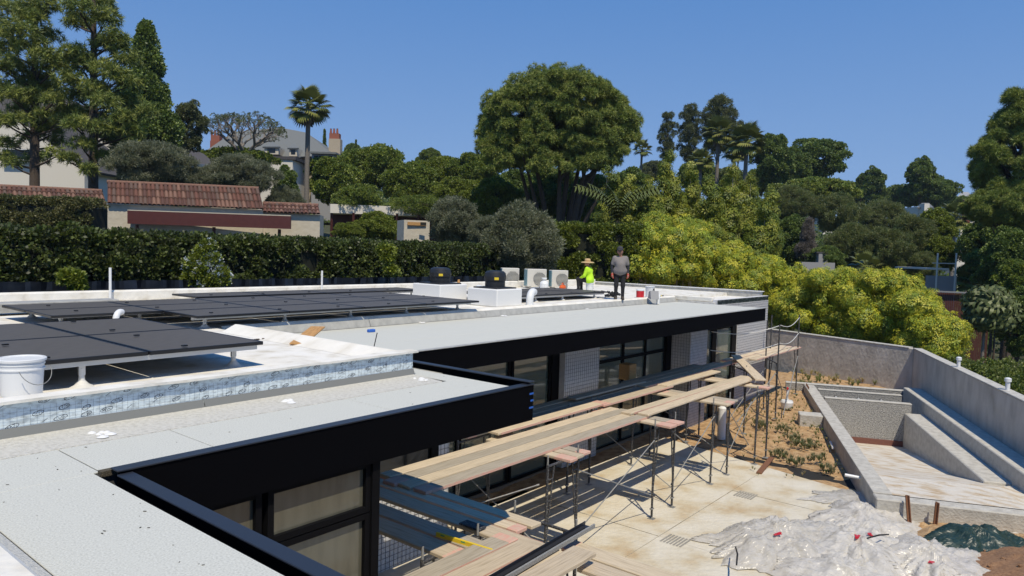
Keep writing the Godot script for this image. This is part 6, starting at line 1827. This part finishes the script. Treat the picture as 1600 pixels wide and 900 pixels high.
func umbrella_pine() -> void:
	var d := 55.0
	var foot := at(872, 346, d)
	var t := thing("umbrella_pine", "huge umbrella pine with a broad domed crown in the centre", "pine tree", Vector3(foot.x, land(foot) - 0.5, foot.z))
	var blobs := []
	var list := []
	for i in 1100:
		var u := rnd(748, 1000)
		var v := rnd(110, 264)
		if v < 218 and pow((u - 873) / 122.0, 2) + pow((v - 218) / 102.0, 2) > 1.0: continue
		if v >= 218 and absf(u - 870) > 122 - (v - 218) * 0.75: continue
		list.append([u, v])
	for q in list:
		var x: float = (q[0] - 872) / 128.0
		var depth := sqrt(maxf(0.05, 1.0 - x * x)) * 5.0
		var c := at(q[0], q[1], d + rnd(-depth, depth * 0.6)) - t.position
		var r := rnd(0.38, 0.62)
		blobs.append([c, Vector3(r, r * 0.85, r)])
	for q in [[985, 200, 0.8], [992, 188, 0.6], [760, 232, 0.9], [775, 245, 0.8], [762, 215, 0.7], [872, 116, 0.8], [840, 118, 0.9], [905, 122, 0.9], [806, 132, 0.9], [940, 142, 0.9], [770, 160, 0.9], [965, 170, 0.9]]:
		blobs.append([at(q[0], q[1], d) - t.position, Vector3.ONE * q[2]])
	var g := G.new()
	for k in 9:
		var s := Vector3(rnd(-0.6, 0.6), -0.5, rnd(-0.6, 0.6))
		var e: Vector3 = blobs[(k * 13) % blobs.size()][0] + Vector3(0, -0.8, 0)
		var m := s.lerp(e, 0.45) + Vector3(0, 0.7, 0)
		g.tube([s, m, s.lerp(e, 0.75) + Vector3(0, 0.4, 0), e], [0.26, 0.19, 0.12, 0.05], 8, false)
		for j in 5:
			var e2: Vector3 = blobs[(k * 13 + j * 5 + 3) % blobs.size()][0]
			if (e2 - e).length() < 5.0: g.tube([m.lerp(e, 0.4), e2], [0.10, 0.03], 5, false)
	var big := [Vector3(0.6, 0, 0), at(905, 300, d) - t.position, at(930, 265, d) - t.position, at(972, 236, d) - t.position]
	g.tube(big, [0.32, 0.26, 0.2, 0.08], 8)
	part(t, "trunk", g.mesh(), M.bark)
	foliage(t, "crown", blobs, 46000, "needle", 0.22, 0.36, STONEC, 0.6, "needle", 0.35, -0.5)
func bamboo() -> void:
	# feathery green bamboo, plume by plume
	var i := 0
	for a in [[1015, 330, 100], [1045, 300, 120], [1080, 315, 120], [1110, 330, 110], [1140, 315, 110], [1170, 330, 110], [1200, 345, 90], [1060, 350, 90], [1130, 360, 80], [1180, 375, 70], [985, 320, 90], [955, 310, 90]]:
		var d := 41.0 + (i % 3) * 1.6
		var c := at(a[0], a[1], d)
		var t := thing("green_bamboo", "feathery green bamboo clump %s" % ["left of the middle, above the workers", "with the highest tip, left of the palms", "right next to the highest one", "in the middle of the green bamboo", "below the ridge palms", "right of the middle, below the ridge palms", "at the right end of the green bamboo", "lower, in front of the highest one", "lower, in the middle of the green bamboo", "lower, near the right end", "behind the standing worker's head", "beside the umbrella pine's trunk"][i], "bamboo", Vector3(c.x, land(c), c.z), 0, "green bamboo clumps")
		var bl := []
		var g := G.new()
		for k in 22:
			var f := pow(k / 21.0, 0.8)
			var wv := lerpf(9, 24, f)
			bl.append([at(a[0] + rnd(-wv, wv) * 0.8, a[1] - a[2] * 0.45 + a[2] * f, d + rnd(-1, 1)) - t.position, Vector3(1, 1.3, 1) * lerpf(0.25, 0.8, f)])
		for k in 5:
			g.tube([Vector3(rnd(-0.4, 0.4), 0, rnd(-0.4, 0.4)), bl[k * 4][0]], [0.05, 0.015], 5, false)
		part(t, "canes", g.mesh(), M.wood2)
		foliage(t, "leaves", bl, 2300, "droop", 0.18, 0.34, BAMG, 0.4, "leaf", 0.0, -1.0)
		i += 1
	# yellow bamboo row behind the wall
	i = 0
	for a in [[1010, 395, 70, 32], [1045, 385, 85, 33], [1080, 400, 80, 33], [1115, 420, 70, 34], [1150, 432, 66, 34], [1185, 445, 60, 35], [1225, 465, 80, 34], [1262, 470, 84, 33.5], [1300, 475, 90, 33], [1338, 478, 94, 32.5], [1376, 482, 98, 32], [1412, 486, 96, 31.5], [1436, 505, 78, 31], [1462, 532, 46, 30]]:
		var d: float = a[3]
		var c := at(a[0], a[1] + a[2] / 2, d)
		var t := thing("yellow_bamboo", "yellow-leaved bamboo clump, %s" % ["leftmost, just right of the standing worker", "second from the left, tallest above the roof", "third from the left above the roof", "fourth from the left above the roof", "fifth from the left, over the roof's right part", "sixth from the left, at the roof's right end", "first one behind the retaining wall", "second one behind the retaining wall", "third one behind the retaining wall", "in the middle behind the retaining wall", "fifth one behind the retaining wall", "above the bend of the retaining wall", "second from the right, next to the red fence", "rightmost, lowest, against the red fence"][i], "bamboo", Vector3(c.x, minf(0.0, c.y - 0.5), c.z), 0, "yellow bamboo row")
		var bl := []
		var g := G.new()
		for k in 60:
			var v: float = a[1] + rnd(-0.5, 0.5) * a[2]
			bl.append([at(a[0] + rnd(-30, 30), v + rnd(-6, 6), d + rnd(-1.1, 1.1)) - t.position, (Vector3(0.8, 0.6, 0.7) * rnd(0.75, 1.05) if k % 4 == 0 else Vector3(0.16, 0.45, 0.16))])
		for k in 9:
			g.tube([Vector3(rnd(-0.8, 0.8), 0, rnd(-0.8, 0.8)), bl[k][0] + Vector3(0, 0.4, 0)], [0.03, 0.012], 5, false)
		part(t, "canes", g.mesh(), M.wood3)
		foliage(t, "leaves", bl, 6400, "droop", 0.13, 0.23, BAMY if i > 2 else BAMY.slice(1), 0.3, "leaf", 0.0, -1.0)
		i += 1
	# arching feather palm between pine and bamboo
	var c2 := at(965, 345, 37)
	var t2 := thing("feather_palm", "arching feather palm left of the green bamboo", "palm", Vector3(c2.x, land(c2), c2.z))
	var g2 := G.new()
	g2.tube([Vector3(0, -0.3, 0), c2 - t2.position], [0.2, 0.15], 8)
	part(t2, "trunk", g2.mesh(), M.greybark)
	for k in 14:
		var an := TAU * k / 14.0 + 0.2
		var f := G.new()
		var prev := c2 - t2.position
		var dv := Vector3(cos(an) * 0.35, 1.0, sin(an) * 0.35).normalized()
		for s in 14:
			var nx := prev + dv * 0.22
			var sd := dv.cross(Vector3.UP).normalized()
			for q in [-1.0, 1.0]:
				var tip: Vector3 = prev + sd * q * (0.5 - 0.02 * s) + Vector3(0, -0.34, 0) + dv * 0.15
				f.tri(prev, prev + dv * 0.13, tip, Vector3.UP, Vector3.UP, Vector3.UP)
			f.tube([prev, nx], [0.02, 0.02], 4, false)
			prev = nx
			dv = (dv + Vector3(cos(an), -0.35, sin(an)) * 0.10).normalized()
		part(t2, "frond", f.mesh(), M.palmcol2)

# ------------------------------------------------------------------ people
func sd_field(bones: Array, p: Vector3, k: float) -> float:
	var r := 1e9
	for b in bones:
		var a: Vector3 = b[0]
		var ba: Vector3 = b[1] - a
		var h := clampf((p - a).dot(ba) / maxf(ba.length_squared(), 1e-9), 0.0, 1.0)
		var d := (p - a - ba * h).length() - lerpf(b[2], b[3], h)
		var m := maxf(k - absf(r - d), 0.0) / k
		r = minf(r, d) - m * m * k * 0.25
	return r
func nets(bones: Array, cell := 0.02, k := 0.035) -> ArrayMesh:
	var lo := Vector3.ONE * 1e9
	var hi := Vector3.ONE * -1e9
	for b in bones:
		for e in [[b[0], b[2]], [b[1], b[3]]]:
			lo = lo.min(e[0] - Vector3.ONE * (e[1] + cell * 2)); hi = hi.max(e[0] + Vector3.ONE * (e[1] + cell * 2))
	var nx := int((hi.x - lo.x) / cell) + 2
	var ny := int((hi.y - lo.y) / cell) + 2
	var nz := int((hi.z - lo.z) / cell) + 2
	var f := PackedFloat32Array()
	f.resize(nx * ny * nz)
	for z in nz:
		for y in ny:
			for x in nx:
				f[(z * ny + y) * nx + x] = sd_field(bones, lo + Vector3(x, y, z) * cell, k)
	var ids := {}
	var vs := []
	var st := SurfaceTool.new()
	st.begin(Mesh.PRIMITIVE_TRIANGLES)
	for z in nz - 1:
		for y in ny - 1:
			for x in nx - 1:
				var s := Vector3.ZERO
				var c := 0
				for e in [[0,0,0,1,0,0],[0,1,0,1,1,0],[0,0,1,1,0,1],[0,1,1,1,1,1],[0,0,0,0,1,0],[1,0,0,1,1,0],[0,0,1,0,1,1],[1,0,1,1,1,1],[0,0,0,0,0,1],[1,0,0,1,0,1],[0,1,0,0,1,1],[1,1,0,1,1,1]]:
					var fa := f[((z + e[2]) * ny + y + e[1]) * nx + x + e[0]]
					var fb := f[((z + e[5]) * ny + y + e[4]) * nx + x + e[3]]
					if (fa < 0) != (fb < 0):
						s += Vector3(e[0], e[1], e[2]).lerp(Vector3(e[3], e[4], e[5]), fa / (fa - fb))
						c += 1
				if c:
					ids[(z * ny + y) * nx + x] = vs.size()
					vs.append(lo + (Vector3(x, y, z) + s / c) * cell)
	for z in range(1, nz - 1):
		for y in range(1, ny - 1):
			for x in range(1, nx - 1):
				var a := f[(z * ny + y) * nx + x]
				for ax in 3:
					var b := f[((z + int(ax == 2)) * ny + y + int(ax == 1)) * nx + x + int(ax == 0)]
					if (a < 0) == (b < 0): continue
					var q := []
					for o in [[0, 0], [1, 0], [1, 1], [0, 1]]:
						var cx: int = x - (0 if ax == 0 else o[0])
						var cy: int = y - (0 if ax == 1 else (o[0] if ax == 0 else o[1]))
						var cz: int = z - (0 if ax == 2 else o[1])
						q.append(vs[ids[(cz * ny + cy) * nx + cx]])
					var nn: Vector3 = Vector3(int(ax == 0), int(ax == 1), int(ax == 2)) * (1.0 if a < 0 else -1.0)
					var order := [0, 1, 2, 0, 2, 3]
					if (q[2] - q[0]).cross(q[1] - q[0]).dot(nn) < 0: order = [0, 2, 1, 0, 3, 2]
					for o in order: st.add_vertex(q[o])
	st.index()
	st.generate_normals()
	return st.commit()
func fingers(base: Vector3, dir: Vector3, side: Vector3, r: float, palm_n: Vector3) -> Array:
	var out := []
	for i in 4:
		var l: float = [0.068, 0.078, 0.072, 0.056][i]
		var s := base + side * (i - 1.5) * r * 2.1
		var m := s + dir * l * 0.55 + palm_n * 0.012
		out.append([s - dir * 0.02, m, r, r * 0.95])
		out.append([m, m + (dir * 0.7 + palm_n * 0.7).normalized() * l * 0.6, r * 0.92, r * 0.75])
	var th := base - dir * 0.055 - side * r * 4.2
	out.append([th + side * r * 1.6, th + dir * 0.035 + palm_n * 0.012, r * 1.15, r])
	out.append([th + dir * 0.035 + palm_n * 0.012, th + dir * 0.065 + palm_n * 0.03 + side * 0.006, r, r * 0.8])
	return out
func people() -> void:
	# standing worker, arms at his sides, head turned
	var foot := on_y(967, 468.5, YU)
	var t := thing("person", "worker standing in grey T-shirt, dark cap, dark sleeves and red gloves", "person", foot)
	var to := (EYE - foot) * Vector3(1, 0, 1)
	t.rotation.y = atan2(to.x, to.z) + 0.12
	t.scale = Vector3.ONE * 0.815
	var V := func(x: float, y: float, z: float) -> Vector3: return Vector3(x, y, z)
	var legs := []
	for s in [-1.0, 1.0]:
		legs.append([V.call(s * 0.10, 0.93, 0), V.call(s * 0.115, 0.50, 0.02), 0.105, 0.075])
		legs.append([V.call(s * 0.115, 0.50, 0.02), V.call(s * 0.12, 0.10, -0.01), 0.07, 0.055])
	legs.append([V.call(-0.08, 0.95, 0), V.call(0.08, 0.95, 0), 0.135, 0.135])
	var torso := [[V.call(-0.09, 1.0, 0.02), V.call(0.09, 1.0, 0.02), 0.145, 0.145], [V.call(0, 1.02, 0.05), V.call(0, 1.2, 0.06), 0.17, 0.165], [V.call(-0.10, 1.32, 0.0), V.call(0.10, 1.32, 0.0), 0.135, 0.135], [V.call(-0.16, 1.43, -0.01), V.call(0.16, 1.43, -0.01), 0.075, 0.075]]
	var arms := []
	var shsl := []
	var hands := []
	for s in [-1.0, 1.0]:
		var sh: Vector3 = V.call(s * 0.195, 1.42, -0.01)
		var el: Vector3 = V.call(s * 0.275, 1.13, -0.03)
		var wr: Vector3 = V.call(s * 0.27, 0.90, 0.06)
		arms.append([sh, el, 0.058, 0.046]); arms.append([el, wr, 0.045, 0.034])
		shsl.append([sh, sh.lerp(el, 0.62), 0.078, 0.072])
		var dn := (wr - el).normalized()
		var hb := wr + dn * 0.09
		hands.append([wr, hb, 0.033, 0.04])
		hands.append_array(fingers(hb + dn * 0.012, dn, Vector3(0, 0, 1) * -1.0, 0.0105, Vector3(-s, 0, 0)))
	var hd: Vector3 = V.call(-0.02, 1.66, 0.02)
	var head := [[V.call(0, 1.45, 0), V.call(0, 1.58, 0.01), 0.058, 0.055], [hd + Vector3(0, 0.03, -0.01), hd + Vector3(0, -0.03, 0.015), 0.098, 0.082], [hd + Vector3(-0.01, -0.07, 0.045), hd + Vector3(-0.01, -0.075, 0.05), 0.045, 0.04], [hd + Vector3(-0.02, 0.0, 0.10), hd + Vector3(-0.025, -0.035, 0.115), 0.014, 0.019]]
	for s in [-1.0, 1.0]: head.append([hd + Vector3(s * 0.088, -0.01, -0.01), hd + Vector3(s * 0.092, -0.045, -0.005), 0.018, 0.013])
	var all := []
	for l in [head, legs, torso, arms]: all.append_array(l)
	var body := []
	for b in all: body.append([b[0], b[1], b[2] * 0.95 if not b in head else b[2], b[3] * 0.95 if not b in head else b[3]])
	body.append_array(hands)
	part(t, "body", nets(body, 0.018, 0.03), M.skin)
	part(t, "trousers", nets(legs, 0.022, 0.04), M.trousers)
	torso.append_array(shsl)
	part(t, "shirt", nets(torso.map(func(b): return [b[0], b[1], b[2] * 1.05, b[3] * 1.05]), 0.02, 0.05), M.shirt)
	part(t, "sleeves", nets(arms.map(func(b): return [b[0], b[1], b[2] * 1.1, b[3] * 1.12]), 0.018, 0.02), M.sleeve)
	part(t, "gloves", nets(hands.map(func(b): return [b[0], b[1], b[2] + 0.004, b[3] + 0.004]), 0.008, 0.008), M.gloves)
	var bt := []
	for s in [-1.0, 1.0]: bt.append_array([[V.call(s * 0.12, 0.12, -0.01), V.call(s * 0.12, 0.06, 0.0), 0.058, 0.058], [V.call(s * 0.12, 0.045, -0.03), V.call(s * 0.13, 0.04, 0.15), 0.045, 0.042]])
	part(t, "boots", nets(bt, 0.016, 0.03), M.boots)
	var cp := nets([[hd + Vector3(0, 0.055, -0.01), hd + Vector3(0, 0.06, -0.005), 0.108, 0.104]], 0.014, 0.02)
	var cap := part(t, "cap", cp, M.capcloth, Vector3(0, 0.025, 0))
	var pk := G.new()
	pk.prism(PackedVector2Array([Vector2(-0.075, 0), Vector2(0.075, 0), Vector2(0.06, 0.09), Vector2(0, 0.11), Vector2(-0.06, 0.09)]), hd + Vector3(-0.01, 0.045, 0.075), Vector3.RIGHT, Vector3(-0.15, -0.18, 1).normalized(), Vector3(0, 0.012, 0))
	part(cap, "peak", pk.mesh(), M.capcloth)
	var eg := G.new()
	for s in [-1.0, 1.0]: eg.lathe(hd + Vector3(s * 0.034 - 0.014, 0.012, 0.088), [Vector2(0, -0.008), Vector2(0.011, 0), Vector2(0, 0.008)], 8)
	part(t, "eyes", eg.mesh(), M.rubber)
	part(t, "moustache", boxmesh(Vector3(0.05, 0.012, 0.012), 0.004), M.rubber, hd + Vector3(-0.02, -0.055, 0.095))
	# worker sitting on the blue-labelled bucket, back half turned
	var seat := on_y(921, 456, YU) + Vector3(0, 0.30, 0)
	var w := thing("person", "worker in bright yellow-green shirt and wide straw hat, sitting on a bucket", "person", seat)
	w.rotation.y = atan2(to.x, to.z) - 1.9
	w.scale = Vector3.ONE * 0.86
	var tr := [[V.call(-0.08, 0.10, 0), V.call(0.08, 0.10, 0), 0.135, 0.135], [V.call(0, 0.2, 0.02), V.call(0, 0.36, 0.06), 0.15, 0.14], [V.call(-0.1, 0.45, 0.06), V.call(0.1, 0.45, 0.06), 0.12, 0.12], [V.call(-0.15, 0.54, 0.07), V.call(0.15, 0.54, 0.07), 0.07, 0.07]]
	var ar := []
	var hn := []
	for s in [-1.0, 1.0]:
		var sh: Vector3 = V.call(s * 0.18, 0.53, 0.07)
		var el: Vector3 = V.call(s * 0.24, 0.27, 0.14)
		var wr: Vector3 = V.call(s * 0.15, 0.16, 0.36)
		ar.append([sh, el, 0.066, 0.055]); ar.append([el, wr, 0.052, 0.04])
		var dn := (wr - el).normalized()
		hn.append([wr, wr + dn * 0.09, 0.032, 0.038])
		hn.append_array(fingers(wr + dn * 0.10, dn, Vector3(1, 0, 0) * s, 0.0105, Vector3(0, -1, 0)))
	var lg := []
	for s in [-1.0, 1.0]:
		lg.append([V.call(s * 0.09, 0.09, 0.02), V.call(s * 0.16, 0.13, 0.42), 0.10, 0.075])
		lg.append([V.call(s * 0.16, 0.13, 0.42), V.call(s * 0.15, -0.26, 0.40), 0.07, 0.05])
		lg.append([V.call(s * 0.15, -0.29, 0.38), V.call(s * 0.16, -0.30, 0.55), 0.045, 0.04])
	lg.append([V.call(-0.08, 0.10, 0), V.call(0.08, 0.10, 0), 0.125, 0.125])
	var h2: Vector3 = V.call(0, 0.76, 0.12)
	var he := [[V.call(0, 0.56, 0.07), V.call(0, 0.68, 0.10), 0.055, 0.052], [h2 + Vector3(0, 0.03, -0.01), h2 + Vector3(0, -0.03, 0.015), 0.098, 0.082], [h2 + Vector3(0, -0.07, 0.045), h2 + Vector3(0, -0.075, 0.05), 0.043, 0.038], [h2 + Vector3(0, 0, 0.10), h2 + Vector3(0, -0.035, 0.115), 0.014, 0.018]]
	var bd := []
	for l in [he, tr, ar, lg]: bd.append_array(l.map(func(b): return [b[0], b[1], b[2] * 0.95, b[3] * 0.95]))
	bd.append_array(hn)
	part(w, "body", nets(bd, 0.018, 0.03), M.skin)
	tr.append_array(ar)
	part(w, "shirt", nets(tr.map(func(b): return [b[0], b[1], b[2] * 1.07, b[3] * 1.07]), 0.02, 0.04), M.hiviz)
	part(w, "trousers", nets(lg.map(func(b): return [b[0], b[1], b[2] * 1.04, b[3] * 1.04]), 0.022, 0.04), M.trousers)
	var hg := G.new()
	hg.lathe(h2 + Vector3(0, 0.035, 0), [Vector2(0.25, -0.03), Vector2(0.26, -0.02), Vector2(0.2, 0.012), Vector2(0.118, 0.022), Vector2(0.112, 0.10), Vector2(0.085, 0.135), Vector2(0.0, 0.14)], 26)
	hg.lathe(h2 + Vector3(0, 0.035, 0), [Vector2(0.25, -0.03), Vector2(0.2, 0.0), Vector2(0.115, 0.012), Vector2(0.10, 0.012)], 26)
	var hat := part(w, "straw_hat", hg.mesh(), M.straw)
	var hb2 := G.new()
	hb2.lathe(h2 + Vector3(0, 0.035, 0), [Vector2(0.121, 0.024), Vector2(0.118, 0.055)], 26)
	part(hat, "hat_band", hb2.mesh(), M.plywood)
